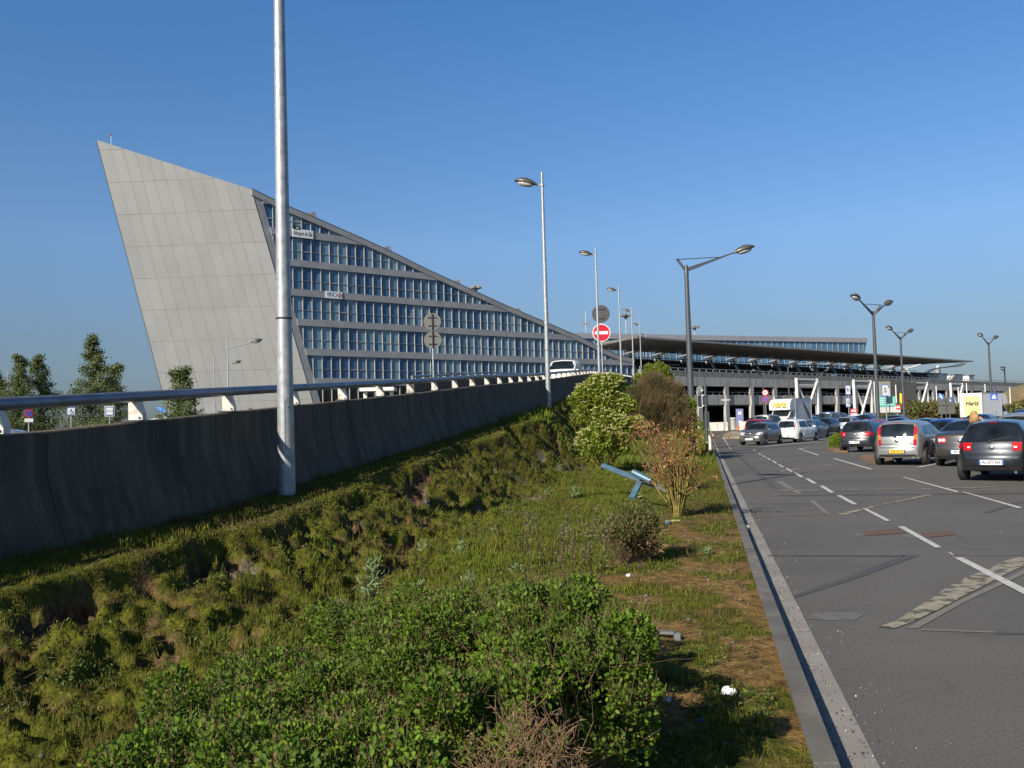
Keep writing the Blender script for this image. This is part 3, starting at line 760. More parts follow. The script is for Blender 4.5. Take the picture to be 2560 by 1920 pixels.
# protruding stair block, white rounded slab
s0, s1 = bs(2192, off=.6), bs(2291, off=3.5)
t = thing('stair_block', 'plain grey concrete block built out in front of the deck, above glazed ground floor', 'building', tuple(B3(s0, 0, 3)))
O2 = tuple(B3(s0, 0, 3)); m = MB(O2); bbox(m, s0, s1, 4.9, 8.85, .57, 3.5); m.build('upper_block', mat('olive concrete', (.17, .165, .14), .85, 0, .1, .6), t)
m = MB(O2); bbox(m, s0+.3, s1-.3, .3, 4.897, .6, 3.1)
m.build('glazing', glassm, t); m = MB(O2); k = s0
while k <= s1: bbox(m, k, k+.25, 0, 4.895, 3.11, 3.25); k += (s1-s0)/9
bbox(m, s0, s1, 0, 1.6, 3.13, 3.22); m.build('glazing_bars', conc_l, t)
m = MB(O2); bbox(m, s0-1.3, s0-.02, 0, 8.9, .62, 1.3); m.build('white_slab', white, t)

# white steel frames with crossing struts
def truss(label, u0, u1, off_=3.2, ztp=8.9):
    s0, s1 = bs(u0, off=off_), bs(u1, off=off_); c = B3((s0+s1)/2, 0, off_)
    t = thing('white_truss', label, 'steel frame', tuple(c), group='white steel frames before the deck')
    for s in (s0, s1): m = MB(c); m.cyl(B3(s, 0, off_), B3(s, ztp, off_), .27, n=14); m.build('post', white, t, smooth=True)
    m = MB(c); bbox(m, s0+.34, s1-.34, ztp-.35, ztp-.05, off_-.15, off_+.15); bbox(m, s0+.34, s1-.34, ztp-1.35, ztp-1.1, off_-.15, off_+.15); m.build('top_beam', white, t)
    for a_, b_ in (((s0+.3, ztp-.6), (s1-1.0, .1)), ((s1-.3, ztp-.6), (s0+1.0, .1))):
        m = MB(c); o_ = off_+(.16 if a_[0] > b_[0] else -.16); m.cyl(B3(a_[0], a_[1], o_), B3(b_[0], b_[1], o_), .20, n=12); m.build('strut', white, t, smooth=True)
    m = MB(c); bbox(m, s0+.34, s1-.34, ztp-1.09, ztp-.36, off_-.05, off_+.05); m.build('top_panel', sback, t)
truss('white frame with crossed struts nearest the white box truck', 1992, 2043)
truss('white frame with crossed struts left of the grey stair block', 2135, 2177)
truss('white frame with crossed struts right of the grey stair block', 2281, 2318)
truss('narrow white frame with crossed struts farthest right, above the shrubs', 2377, 2406)

# ---------------------------------------------------------------- canopy wing
cpy = thing('canopy', 'long dark wing-shaped canopy sweeping over the raised forecourt', 'roof', tuple(B3(0, 9, 0)))
O = tuple(B3(0, 9, 0))
under = mat('canopy underside', (.27, .26, .245), .55, .1, .08, .4)
s_l = (PLN(1593, 845, bP, bN)-bP).dot(bT); s_r = (PLN(2433, 905, bP, bN)-bP).dot(bT)
zl = PLN(1593, 845, bP, bN).z; zr = PLN(2433, 905, bP, bN).z
lt = A(1546, 862, 147); lt_s = (lt-bP).dot(bT); lt_o = (lt-bP).dot(bN)
def cz(s): return zl+(zr-zl)*(s-s_l)/(s_r-s_l)
m = MB(O); ns = 40
for i in range(ns):
    a, b = s_l+(s_r-s_l)*i/ns, s_l+(s_r-s_l)*(i+1)/ns
    fa, fb_ = max(.0, 1-max(0, (a-(s_r-24))/24)), max(.0, 1-max(0, (b-(s_r-24))/24))
    p = [B3(a, cz(a), 0), B3(b, cz(b), 0), B3(b+0, cz(b)-.75*fb_, -10.5*fb_), B3(a, cz(a)-.75*fa, -10.5*fa)]
    th = [.28, .28, .45*fb_+.02, .45*fa+.02]
    vs = p+[q_+Vector((0, 0, t_)) for q_, t_ in zip(p, th)]
    m.add(vs, [(0, 1, 2, 3), (4, 7, 6, 5), (0, 4, 5, 1), (2, 6, 7, 3), (0, 3, 7, 4), (1, 5, 6, 2)])
p = [B3(s_l, cz(s_l), 0), B3(s_l, cz(s_l)-.75, -10.5), lt]
m.prism(p, (0, 0, .28)); m.build('wing_roof', under, cpy)
m = MB(O); wings = MB(O); struts = []
k = 0; s = s_l+3.2
while s < s_r-10:
    f = max(.15, 1-max(0, (s-(s_r-24))/24))
    m.bar(B3(s+2.5, cz(s)-.10, -.8), B3(s-1.2, cz(s)-.80*f-.1, -10.2*f), .22, .16)
    w_ = MB(O); hz = cz(s)-1.25
    w_.prism([B3(s-1.2, hz, -11.5), B3(s+.9, hz-.05, -11.5), B3(s+3.3, hz+.55, -11.5), B3(s+2.8, hz+.80, -11.5)], bN*.7)
    w_.prism([B3(s+.2, hz-.35, -11.5), B3(s+3.0, hz-.05, -11.5), B3(s+3.0, hz+.12, -11.5), B3(s+.2, hz-.18, -11.5)], bN*.7)
    w_.prism([B3(s-.1, hz-1.0, -11.2), B3(s+.35, hz-1.15, -11.2), B3(s+.25, hz-.3, -11.2), B3(s-.3, hz-.3, -11.2)], bN*.35)
    w_.build('strut_head', mat('strut head white', (.58, .57, .53), .5, 0, .05, 2), cpy)
    st = MB(O); st.bar(B3(s-2.6, 8.6, -6.4), B3(s+.1, hz+.1, -10.6), .34, .34); st.bar(B3(s+.1, hz, -10.6), B3(s+.6, cz(s)-.4, -7), .2, .2); st.build('strut', mat('strut grey', (.55, .54, .5), .5, .2, .1, 2), cpy)
    s += 7.6
m.build('ribs', mat('rib grey', (.2, .195, .19), .5, .2, .1, 2), cpy)
m = MB(O)
for o_, z_ in ((-9.0, -1.9), (-8.6, -2.4)): m.cyl(B3(s_l+2, cz(s_l)+z_, o_), B3(s_r-12, cz(s_r)+z_, o_), .07, n=6)
for sg in (1, 2, 3): m.tube([B3(s_r-13, cz(s_r)-3.6+.3*sg, -9+sg), B3(s_r-10, cz(s_r)-2.0+.2*sg, -8+sg), B3(s_r-6+sg, cz(s_r)-1.0, -5+sg), B3(s_r-3+sg*.5, cz(s_r)-.3, -2+sg*.3)], .09, 6)
m.build('tie_rods', dgrey, cpy)

# ---------------------------------------------------------------- terminal hall behind with slanted glass band
hl = A(1425, 832, 192); hr = A(2168, 845, 228); hT = Vector((hr.x-hl.x, hr.y-hl.y, 0)).normalized(); hN = Vector((hT.y, -hT.x, 0)); hA = math.atan2(hT.y, hT.x)
O = (hl.x, hl.y, 0); hall = thing('terminal_hall', 'long terminal hall with slanting blue glass band behind the canopy', 'building', O)
HL = (hr-hl).length; hl2 = hl-hT*14
def H3(s, z, off=0):
    q_ = hl+hT*s; return Vector((q_.x, q_.y, 0))+hN*off+Vector((0, 0, z))
def hz_(s): return hl.z+(hr.z-hl.z)*s/HL
m = MB(O)
s = -8
while s < HL-.5:
    e = min(s+6, HL); m.prism([H3(s+.02, hz_(s)-1.15, 0), H3(e-.02, hz_(e)-1.15, 0), H3(e-.02, hz_(e), 0), H3(s+.02, hz_(s), 0)], -hN*1.5); s = e
m.build('roof_edge', mat('hall fascia', (.30, .30, .33), .5, .2, .06, .5), hall)
zlow = 9.6
V = []; Qd = []; rn = []; s = -8; bw = 1.75
while s < HL-.4:
    e = min(s+bw, HL)
    for (za, zb_) in ((0, .5), (.5, 1)):
        f = lambda ss_, t: H3(ss_+ (hz_(ss_)-1.15-zlow)*t*.30*(1 if ss_ < HL-2 else (HL-ss_)/2*1.0-0.15*0), (hz_(ss_)-1.15)*(1-t)+zlow*t, -.3-3.0*t)
        b = len(V); V += [f(s, za), f(e, za), f(e, zb_), f(s, zb_)]; Qd.append((b, b+1, b+2, b+3)); rn += [random.random()]*4
    s = e
np_mesh('glass_band', np.array(V)-np.array(O), Qd, hallglass, hall, attr={'rnd': rn})
m = MB(O); s = -8; kk = 0
while s < HL-.4:
    zt_ = hz_(s)-1.15; e = s+(zt_-zlow)*.30*(1 if s < HL-2 else .3)
    m.bar(H3(s, zt_, -.22), H3(e, zlow, -3.22), .10 if kk % 2 else .17, .08); s += bw; kk += 1
m.bar(H3(-8, (hz_(0)-1.15+zlow)/2, -1.7), H3(HL, (hz_(HL)-1.15+zlow)/2, -1.7), .12, .2)
m.build('glazing_bars', mat('hall bars', (.42, .47, .50), .4, .3, .05, 1), hall)
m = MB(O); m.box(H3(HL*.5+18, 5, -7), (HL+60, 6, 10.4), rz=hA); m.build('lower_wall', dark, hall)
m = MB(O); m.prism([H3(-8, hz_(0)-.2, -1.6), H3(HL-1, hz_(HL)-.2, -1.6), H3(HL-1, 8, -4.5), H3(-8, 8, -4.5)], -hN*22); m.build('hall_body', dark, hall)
# dark upper front behind the deck
s0, s1 = bs(1560, off=-14), bs(2312, off=-14)
t = thing('departures_front', 'dark recessed glazed front beneath the canopy on the upper deck', 'building', tuple(B3(s0, 8.6, -14))); O = tuple(B3(s0, 8.6, -14))
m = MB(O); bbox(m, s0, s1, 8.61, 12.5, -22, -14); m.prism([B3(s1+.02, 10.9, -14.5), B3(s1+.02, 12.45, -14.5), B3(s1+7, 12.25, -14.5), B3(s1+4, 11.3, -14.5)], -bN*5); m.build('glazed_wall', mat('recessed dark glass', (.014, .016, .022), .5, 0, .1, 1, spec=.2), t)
m = MB(O); bbox(m, s0, s1+6, 12.51, 12.85, -22, -13.2); m.build('roof_slab', dark, t)
m = MB(O); k = s0
while k < s1: bbox(m, k, k+.22, 8.62, 12.49, -13.99, -13.85); k += 3.8
m.build('mullions', dgrey, t)
# kiosk on the deck, poles
ks, o_ = bs(1640, off=-4), -4
t = thing('kiosk', 'small white kiosk with dark flat roof at the start of the upper deck', 'kiosk', tuple(B3(ks, 8.6, -4))); O = tuple(B3(ks, 8.6, -4))
m = MB(O); bbox(m, ks, ks+1.9, 8.61, 10.9, -6, -4); m.build('cabin', white, t); m = MB(O); bbox(m, ks-.5, ks+6, 10.91, 11.1, -6.5, -3.5); bbox(m, ks+1.91, ks+5, 8.61, 10.9, -5.9, -4.6); m.build('roof', dgrey, t)
for i, (u, wd) in enumerate(((2345, 5.2), (2387, 4.3), (2416, 3.6))):
    s = bs(u, off=-5); O = B3(s, 8.6, -5)
    t = thing('control_booth', ['widest white flared booth on the deck top, beside the round dish', 'middle white flared booth on the deck top', 'smallest white flared booth on the deck top, nearest the thin mast'][i], 'booth', tuple(O), group='white booths on the deck')
    m = MB(O); k = wd/2
    m.prism([B3(s-k, 11.6, -6), B3(s+k, 11.6, -6), B3(s+k*.8, 9.9, -6), B3(s-k*.8, 9.9, -6)], bN*2.4); m.build('cabin', white, t)
    m = MB(O); bbox(m, s-k*.6, s+k*.6, 8.6, 9.88, -5.6, -4.2); m.build('base', dark, t)
    m = MB(O); bbox(m, s-k*1.1, s+k*1.2, 11.62, 11.75, -6.3, -3.3); m.build('roof', sback, t)
s = bs(2349, off=-6); O = B3(s, 8.6, -6); t = thing('satellite_dish', 'round white dish standing left of the flared booths on the deck', 'dish', tuple(O))
m = MB(O); M = Matrix.Rotation(bA, 3, 'Z'); m.ell(B3(s, 12.9, -6), (1.25, .35, 1.25), 16, 8, M=M); m.build('dish', white, t, smooth='all'); m = MB(O); m.cyl(B3(s, 8.6, -6.2), B3(s, 12.7, -6.2), .15); m.build('mast', galv, t)
s = bs(2511, off=-3); O = B3(s, 8.6, -3); t = thing('gantry_post', 'small dark gantry frame on the right end of the deck', 'gantry', tuple(O))
m = MB(O); m.bar(B3(s+1, 8.6, -3), B3(s+1, 14.4, -3), .3); m.bar(B3(s-2.2, 14.2, -3), B3(s+1.4, 14.2, -3), .3); m.bar(B3(s-2, 13.7, -3), B3(s+1, 13.2, -3), .2); m.build('frame', dgrey, t)

# floodlight masts beyond the terminal
def mast(label, u, vt, vb, y, spread, kind=0):
    p = A(u, vt, y); O = (p.x, p.y, 0); t = thing('floodlight_mast', label, 'mast', O, group='masts beyond the terminal')
    m = MB(O); m.cyl((p.x, p.y, 0), (p.x, p.y, p.z), .35, .2, 8); m.build('pole', galv, t)
    m = MB(O)
    if kind == 0:
        m.cyl((p.x, p.y, p.z-.4), (p.x, p.y, p.z), spread*.8, spread*.8, 12); m.cyl((p.x, p.y, p.z-1.6), (p.x, p.y, p.z-.5), spread*.35, spread*.5, 8)
        for i in range(6): a_ = i*1.05; m.box((p.x+spread*math.cos(a_), p.y+spread*math.sin(a_), p.z-.3), (1.0, .8, .9))
    else:
        m.bar((p.x-spread, p.y, p.z-5), (p.x+spread, p.y, p.z-5), .35); m.bar((p.x, p.y-spread, p.z-5), (p.x, p.y+spread, p.z-5), .35)
        for sg in (-1, 0, 1): m.bar((p.x+sg*spread*.75, p.y, p.z-6), (p.x+sg*spread*.75, p.y, p.z-3.6), .3)
        m.cyl((p.x, p.y, p.z-5), (p.x, p.y, p.z), .12)
    m.build('head_frame', sback, t)
mast('slim cross-armed mast left of the no-entry disc', 1464, 777, 870, 340, 1.6, 1)
mast('round-headed floodlight mast between the ramp lamps', 1564, 786, 870, 340, 2.0)
mast('round-headed floodlight mast just right of the big dark lamp pole', 1736, 816, 870, 380, 1.5)
mast('floodlight head peeping over the sloping roof of the office block', 1189, 716, 800, 300, 1.6)

# earth mound at the right end
moundm = mat('mound earth', (.20, .14, .07), .95, 0, .3, .35, .5, 3, dirt=((.09, .10, .04), .2))
c = G(2600, 1075); c = Vector((AX(2655, 170, 0), 170, 0)); X, Y = np.meshgrid(np.linspace(-26, 40, 60), np.linspace(-18, 30, 44), indexing='ij')
Z = 9.5*np.clip(1-np.hypot(X/np.where(X < 0, 16, 38), Y/24), 0, 1)**.8+fb(X*.4, Y*.4, 3)*1.0-.3
n, k = X.shape; ix = np.arange(n*k).reshape(n, k)
tag(np_mesh('hill', np.stack([X+c.x, Y+c.y, Z], -1).reshape(-1, 3), np.stack([ix[:-1, :-1], ix[1:, :-1], ix[1:, 1:], ix[:-1, 1:]], -1).reshape(-1, 4), moundm, smooth=True), kind='structure')
# ================================================================ road markings and repairs (sheets on the asphalt)
mk_w = mat('road paint white', (.48, .48, .46), .8, 0, .12, 14, dirt=((.26, .25, .235), 16), hard=(.56, .66))
mk_y = mat('worn yellow paint', (.27, .245, .18), .9, 0, .3, 14, dirt=((.085, .078, .068), 7), bump=.3, hard=(.52, .55))
mk_g = mat('ground off paint', (.165, .155, .135), .9, 0, .1, 8)
mk_r = mat('rusty patch', (.12, .060, .038), .9, 0, .2, 8, dirt=((.10, .085, .07), 12), hard=(.5, .62))
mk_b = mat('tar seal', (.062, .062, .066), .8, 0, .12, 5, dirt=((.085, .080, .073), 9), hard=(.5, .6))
mk_l = mat('pale repair', (.125, .125, .122), .9, 0, .15, 5, dirt=((.10, .094, .085), 9), hard=(.46, .6))
def z7(pts): return [(1760+a/2.765, 1100+b/2.765) for a, b in pts]
def z1(pts): return [(1800+a/5.53, 920+b/5.53) for a, b in pts]
def mark(name, polys, m, lay):
    mb = MB()
    for po in polys:
        P = []
        n = len(po)
        for i in range(n):      # subdivide so that the sheet follows the ground
            a, b = po[i], po[(i+1) % n]; g0 = G(*a); P.append(g0)
        vs = [(p.x, p.y, gz(p.x, p.y)+.004*lay) for p in P]; mb.add(vs, [tuple(range(n))])
    o = mb.build(name, m, fixn=False)
    for p in o.data.polygons:
        if p.normal.z < 0: p.flip()
    tag(o, kind='structure'); return o
dash = [[(1340, 603), (1385, 603), (1645, 748), (1600, 751)], [(1730, 820), (1788, 818), (2300, 1075), (2250, 1095)], [(1095, 478), (1125, 478), (1290, 562), (1258, 565)], [(915, 387), (945, 385), (1062, 447), (1030, 450)],
        [(797, 320), (825, 318), (902, 365), (872, 368)], [(698, 270), (722, 268), (783, 303), (755, 305)], [(620, 230), (640, 228), (692, 258), (668, 261)], [(562, 198), (578, 197), (618, 221), (600, 223)],
        [(508, 170), (522, 169), (557, 190), (541, 192)], [(468, 144), (480, 143), (508, 162), (495, 165)], [(432, 125), (442, 124), (467, 140), (455, 141)], [(400, 108), (410, 108), (432, 120), (421, 122)],
        [(372, 93), (382, 92), (401, 104), (391, 105)], [(338, 68), (347, 67), (358, 76), (350, 77)], [(1688, 782), (1700, 781), (1727, 800), (1714, 800)]]
mark('road_marking', [z7(p) for p in dash], mk_w, 3)
mark('road_marking', [z7(p) for p in ([(645, 60), (655, 60), (797, 105), (785, 108)], [(890, 130), (905, 128), (1165, 203), (1150, 207)], [(1370, 260), (1390, 260), (1765, 360), (1745, 365)], [(1775, 360), (1800, 362), (2200, 470), (2175, 477)])], mk_w, 3)
mark('road_marking', [z1([(45, 955), (60, 952), (158, 1130), (148, 1130)]), z1([(580, 1090), (640, 1080), (1380, 1008), (1330, 1018)]), z7([(1465, 190), (1500, 190), (1650, 160), (1610, 162)]), z1([(1100, 1118), (1200, 1104), (1210, 1106), (1110, 1122)])], mk_w, 3)
# broad worn yellow line broken along its edge
L0 = [(1200, 1298), (1330, 1255), (1420, 1195), (1490, 1150), (1600, 1085), (1650, 1040), (1760, 985), (1830, 945), (1960, 900), (2090, 835), (2230, 800), (2350, 745)]
L1 = [(1320, 1308), (1440, 1262), (1560, 1205), (1680, 1150), (1790, 1085), (1900, 1030), (1985, 985), (2060, 945), (2120, 915), (2190, 885), (2300, 830), (2400, 780)]
mark('worn_marking', [z7([L0[i], L1[i], L1[i+1], L0[i+1]]) for i in range(len(L0)-1)], mk_y, 2)
mark('worn_marking', [z7(p) for p in ([(905, 517), (985, 520), (1250, 447), (1200, 452)], [(1200, 452), (1250, 447), (1460, 408), (1440, 402)], [(1440, 402), (1460, 408), (1585, 382), (1540, 378)],
      [(495, 217), (545, 219), (720, 194), (700, 192)], [(710, 192), (725, 194), (885, 174), (880, 168)], [(510, 350), (515, 355), (800, 352), (800, 347)], [(900, 346), (900, 350), (1080, 347), (1080, 343)],
      [(1170, 341), (1170, 346), (1390, 341), (1390, 336)], [(1500, 336), (1500, 341), (1590, 339), (1590, 334)], [(1650, 333), (1650, 338), (2010, 329), (2010, 324)])], mk_y, 2)
mark('scraped_marking', [z7(p) for p in ([(1400, 1305), (1480, 1306), (1800, 1125), (1745, 1120)], [(1745, 1120), (1800, 1125), (2100, 985), (2060, 975)], [(2060, 975), (2100, 985), (2400, 840), (2380, 815)], [(730, 420), (760, 418), (880, 518), (850, 522)], [(490, 285), (540, 283), (680, 375), (650, 378)],
      [(240, 343), (240, 346), (700, 348), (700, 345)], [(250, 375), (250, 379), (660, 381), (660, 376)], [(300, 435), (300, 438), (720, 437), (720, 432)], [(330, 490), (330, 495), (760, 480), (760, 474)], [(340, 533), (340, 537), (480, 534), (480, 530)], [(530, 520), (530, 524), (860, 515), (860, 511)],
      [(1500, 1310), (1500, 1320), (2010, 1338), (2010, 1328)], [(1700, 797), (1700, 799), (2212, 800), (2212, 797)])], mk_g, 1.5)
mark('asphalt_patch', [z7(p) for p in ([(1080, 637), (1340, 615), (1400, 645), (1110, 665)], [(1500, 645), (1700, 630), (1770, 657), (1510, 678)])], mk_r, 1.8)
mark('asphalt_patch', [z7(p) for p in ([(770, 1190), (1130, 1198), (1030, 1253), (690, 1242)], [(1030, 640), (1095, 645), (1140, 672), (1060, 668)], [(1350, 655), (1500, 655), (1540, 680), (1400, 684)], [(1700, 630), (1790, 650), (1810, 664), (1740, 664)])], mk_l, 1)
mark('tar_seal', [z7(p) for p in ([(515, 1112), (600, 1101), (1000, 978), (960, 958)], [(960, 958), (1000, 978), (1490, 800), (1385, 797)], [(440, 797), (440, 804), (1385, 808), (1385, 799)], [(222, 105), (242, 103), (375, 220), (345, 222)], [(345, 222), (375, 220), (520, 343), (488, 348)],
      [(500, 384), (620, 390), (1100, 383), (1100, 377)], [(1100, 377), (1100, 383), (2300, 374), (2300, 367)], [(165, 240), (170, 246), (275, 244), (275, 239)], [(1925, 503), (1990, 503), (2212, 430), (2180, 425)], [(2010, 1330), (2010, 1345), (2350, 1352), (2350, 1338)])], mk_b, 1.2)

# ================================================================ cars
def paint(name, col, rough=.32, metal=.55): return mat('paint '+name, col, rough, metal, .03, 1, coat=.7)
def chaikin(p, n=2):
    for _ in range(n):
        q = [p[0]]
        for a, b in zip(p[:-1], p[1:]): q += [(a[0]*.75+b[0]*.25, a[1]*.75+b[1]*.25), (a[0]*.25+b[0]*.75, a[1]*.25+b[1]*.75)]
        p = q+[p[-1]]
    return p
# side outlines, rear to front, metres; belt height, glass marks (x,z pairs follow the outline)
KINDS = {
 'hatch': dict(L=4.0, W=1.72, H=1.47, wb=2.5, wr=.315, belt=.93, tumble=.62, out=[(-1.90, .26), (-1.99, .40), (-2.0, .58), (-1.93, .70), (-1.90, .92), (-1.62, 1.34), (-1.45, 1.425), (-.7, 1.47), (.05, 1.45), (.35, 1.38), (1.02, 1.00), (1.25, .93), (1.72, .78), (1.93, .62), (1.99, .45), (1.93, .26)], rg=(.95, 1.33), fg=(1.01, 1.37)),
 'boxy': dict(L=3.8, W=1.66, H=1.48, wb=2.46, wr=.30, belt=.95, tumble=.70, out=[(-1.84, .26), (-1.89, .40), (-1.89, .55), (-1.84, .60), (-1.82, .93), (-1.66, 1.36), (-1.55, 1.42), (-.7, 1.48), (.2, 1.45), (.45, 1.38), (1.10, 1.00), (1.3, .93), (1.68, .80), (1.85, .62), (1.89, .45), (1.84, .26)], rg=(.95, 1.35), fg=(1.01, 1.37)),
 'sedan': dict(L=4.76, W=1.82, H=1.47, wb=2.7, wr=.325, belt=.95, tumble=.63, out=[(-2.28, .26), (-2.37, .42), (-2.38, .58), (-2.32, .70), (-2.28, .98), (-2.18, 1.05), (-1.72, 1.08), (-1.05, 1.40), (-.5, 1.46), (0, 1.47), (.35, 1.42), (1.15, 1.01), (1.4, .95), (2.05, .80), (2.30, .62), (2.38, .45), (2.3, .26)], rg=(1.10, 1.40), fg=(1.03, 1.40)),
 'mpv': dict(L=4.2, W=1.76, H=1.62, wb=2.7, wr=.32, belt=1.0, tumble=.66, out=[(-2.03, .28), (-2.10, .42), (-2.10, .62), (-2.04, .72), (-2.0, 1.0), (-1.78, 1.48), (-1.6, 1.575), (-.8, 1.62), (.1, 1.59), (.4, 1.52), (1.2, 1.08), (1.45, .98), (1.85, .82), (2.05, .66), (2.10, .45), (2.03, .28)], rg=(1.02, 1.47), fg=(1.09, 1.50)),
 'van': dict(L=4.1, W=1.72, H=1.82, wb=2.7, wr=.31, belt=1.05, tumble=.85, out=[(-1.98, .28), (-2.05, .40), (-2.05, .60), (-2.02, .68), (-2.0, 1.05), (-1.93, 1.68), (-1.86, 1.78), (-1.0, 1.82), (.2, 1.80), (.45, 1.72), (1.2, 1.15), (1.45, 1.02), (1.85, .86), (2.02, .66), (2.05, .45), (1.98, .28)], rg=(1.12, 1.66), fg=(1.16, 1.70)),
 'bigvan': dict(L=4.8, W=1.92, H=1.97, wb=3.1, wr=.33, belt=1.12, tumble=.88, out=[(-2.35, .30), (-2.40, .42), (-2.40, .60), (-2.37, .68), (-2.35, 1.1), (-2.30, 1.80), (-2.22, 1.92), (-1.0, 1.97), (.7, 1.95), (1.0, 1.86), (1.72, 1.26), (1.90, 1.13), (2.22, .98), (2.36, .72), (2.40, .48), (2.35, .30)], rg=(1.2, 1.78), fg=(1.27, 1.83)),
}
def warp(K, x, y):
    "plan curvature of nose and tail"
    hl = K['L']/2; return x-math.copysign(.26*min(1, abs(x)/hl)**5*(abs(y)/(K['W']/2))**2.3, x)
class Shell:
    def __init__(s, K):
        s.K = K; p = chaikin(K['out'], 2); q = [p[0]]
        for a, b in zip(p[:-1], p[1:]):
            d = math.dist(a, b); n = max(1, int(d/.055))
            for i in range(1, n+1): q.append((a[0]+(b[0]-a[0])*i/n, a[1]+(b[1]-a[1])*i/n))
        s.p = q; s.rings = [s.ring(x, z) for x, z in q]
    def ring(s, x, top):
        K = s.K; hl = K['L']/2; W2 = K['W']/2; wy = W2*(1-.22*abs(x/hl)**6-.05*abs(x/hl)**2)
        zb = .22+.05*abs(x/hl)**4
        for xc in (-K['wb']/2, K['wb']/2):
            d = abs(x-xc); Ra = K['wr']+.065
            if d < Ra: zb = max(zb, K['wr']+math.sqrt(Ra*Ra-d*d)*.98-.02)
        zb = min(zb, top-.005); belt = K['belt']+.02*(-x/hl)
        bl = min(belt, top-.012); h = max(0, min(1, (top-belt)/(K['H']-belt))); wr = W2*K['tumble']
        L = lambda a, b, t: a+(b-a)*t
        zm = min(L(zb, bl, .40), bl) ; flat = 1 if top > .75 else top/.75
        return [(wy*.95, zb), (wy*.99, L(zb, bl, .3)), (wy*1.0, L(zb, bl, .6)), (wy*.985, L(zb, bl, .85)), (wy*.955, bl),
                (L(wy*.93, wr*1.0, h), L(bl, top, .80)), (L(wy*.88, wr*.86, h), L(bl, top, .94)), (L(wy*.6, wr*.55, h), L(bl, top, 1) if h == 0 else L(bl, top, .985)), (0, top+.006+.014*h)]
    def body(s, mb, m=0):
        vs = []; n = 17
        for (x, _), r in zip(s.p, s.rings): vs += [(warp(s.K, x, y), y, z) for y, z in r]+[(warp(s.K, x, y), -y, z) for y, z in r[-2::-1]]
        fs = [(i*n+j, i*n+j+1, (i+1)*n+j+1, (i+1)*n+j) for i in range(len(s.p)-1) for j in range(n-1)]
        mb.add(vs, fs, m); mb.add([vs[i] for i in range(n)], [tuple(range(n))[::-1]], m); b = (len(s.p)-1)*n; mb.add([vs[b+i] for i in range(n)], [tuple(range(n))], m)
    def at_z(s, z, rear=True):
        "outline index where the end face reaches height z"
        rg = range(len(s.p)-1) if rear else range(len(s.p)-1, 0, -1)
        for i in rg:
            a, b = (s.p[i], s.p[i+1]) if rear else (s.p[i], s.p[i-1])
            if a[1] <= z < b[1]: t = (z-a[1])/(b[1]-a[1]); return i+t if rear else i-t
        return len(s.p)/2
    def top(s, q, y, off=.006):
        q = max(0, min(len(s.p)-1.001, q)); i = int(q); t = q-i
        r = [((a[0]*(1-t)+b[0]*t), (a[1]*(1-t)+b[1]*t)) for a, b in zip(s.rings[i], s.rings[i+1])]
        x = s.p[i][0]*(1-t)+s.p[i+1][0]*t; yy = abs(y); z = r[-1][1]
        for j in range(len(r)-1, 0, -1):
            (y1, z1), (y0, z0) = r[j], r[j-1]
            if y1 <= yy <= y0: z = z1+(z0-z1)*(yy-y1)/max(1e-6, y0-y1); break
        else: z = r[3][1]
        i0, i1 = max(0, i-1), min(len(s.p)-1, i+2); dx = s.p[i1][0]-s.p[i0][0]; dz = s.p[i1][1]-s.p[i0][1]; l = math.hypot(dx, dz) or 1
        return Vector((warp(s.K, x, y)-dz/l*off, y, z+dx/l*off))
    def half(s, q, k=4):
        i = int(max(0, min(len(s.p)-2, q))); return s.rings[i][k][0]
    def end_patch(s, mb, q0, q1, y0, y1, off=.006, m=0, nq=8, ny=8, taper=0):
        "patch on the end face/roof line between outline indices, lateral range as share of half width"
        vs = []
        for i in range(nq+1):
            q = q0+(q1-q0)*i/nq; hw = s.half(q, 5)
            for j in range(ny+1):
                f = y0+(y1-y0)*j/ny; vs.append(s.top(q, f*hw*(1-taper*i/nq), off))
        mb.add(vs, [(i*(ny+1)+j, i*(ny+1)+j+1, (i+1)*(ny+1)+j+1, (i+1)*(ny+1)+j) for i in range(nq) for j in range(ny)], m)
    def side_pt(s, x, z, sg, off=.008):
        best = None
        mid = len(s.p)//2
        for i in range(len(s.p)-1):
            a, b = s.p[i], s.p[i+1]
            if a[0] <= x <= b[0]:
                t = (x-a[0])/max(1e-6, b[0]-a[0]); r = [((u[0]*(1-t)+v[0]*t), (u[1]*(1-t)+v[1]*t)) for u, v in zip(s.rings[i], s.rings[i+1])]; best = r
        if best is None: best = s.rings[mid]
        r = best; y = r[0][0]
        for j in range(len(r)-1):
            if r[j][1] <= z <= r[j+1][1]: y = r[j][0]+(r[j+1][0]-r[j][0])*(z-r[j][1])/max(1e-6, r[j+1][1]-r[j][1]); break
        else:
            if z > r[-1][1]: y = r[-2][0]
        return Vector((warp(s.K, x, y), sg*(y+off), z))
    def side_patch(s, mb, c, sg, off=.008, m=0, n=6):
        "c: four (x, z) corners"
        vs = []
        for i in range(n+1):
            for j in range(n+1):
                u, v = i/n, j/n; x = (c[0][0]*(1-u)+c[1][0]*u)*(1-v)+(c[3][0]*(1-u)+c[2][0]*u)*v; z = (c[0][1]*(1-u)+c[1][1]*u)*(1-v)+(c[3][1]*(1-u)+c[2][1]*u)*v
                vs.append(s.side_pt(x, z, sg, off))
        mb.add(vs, [(i*(n+1)+j, (i+1)*(n+1)+j, (i+1)*(n+1)+j+1, i*(n+1)+j+1) for i in range(n) for j in range(n)], m)
SH = {k: Shell(v) for k, v in KINDS.items()}
WHEEL = {}
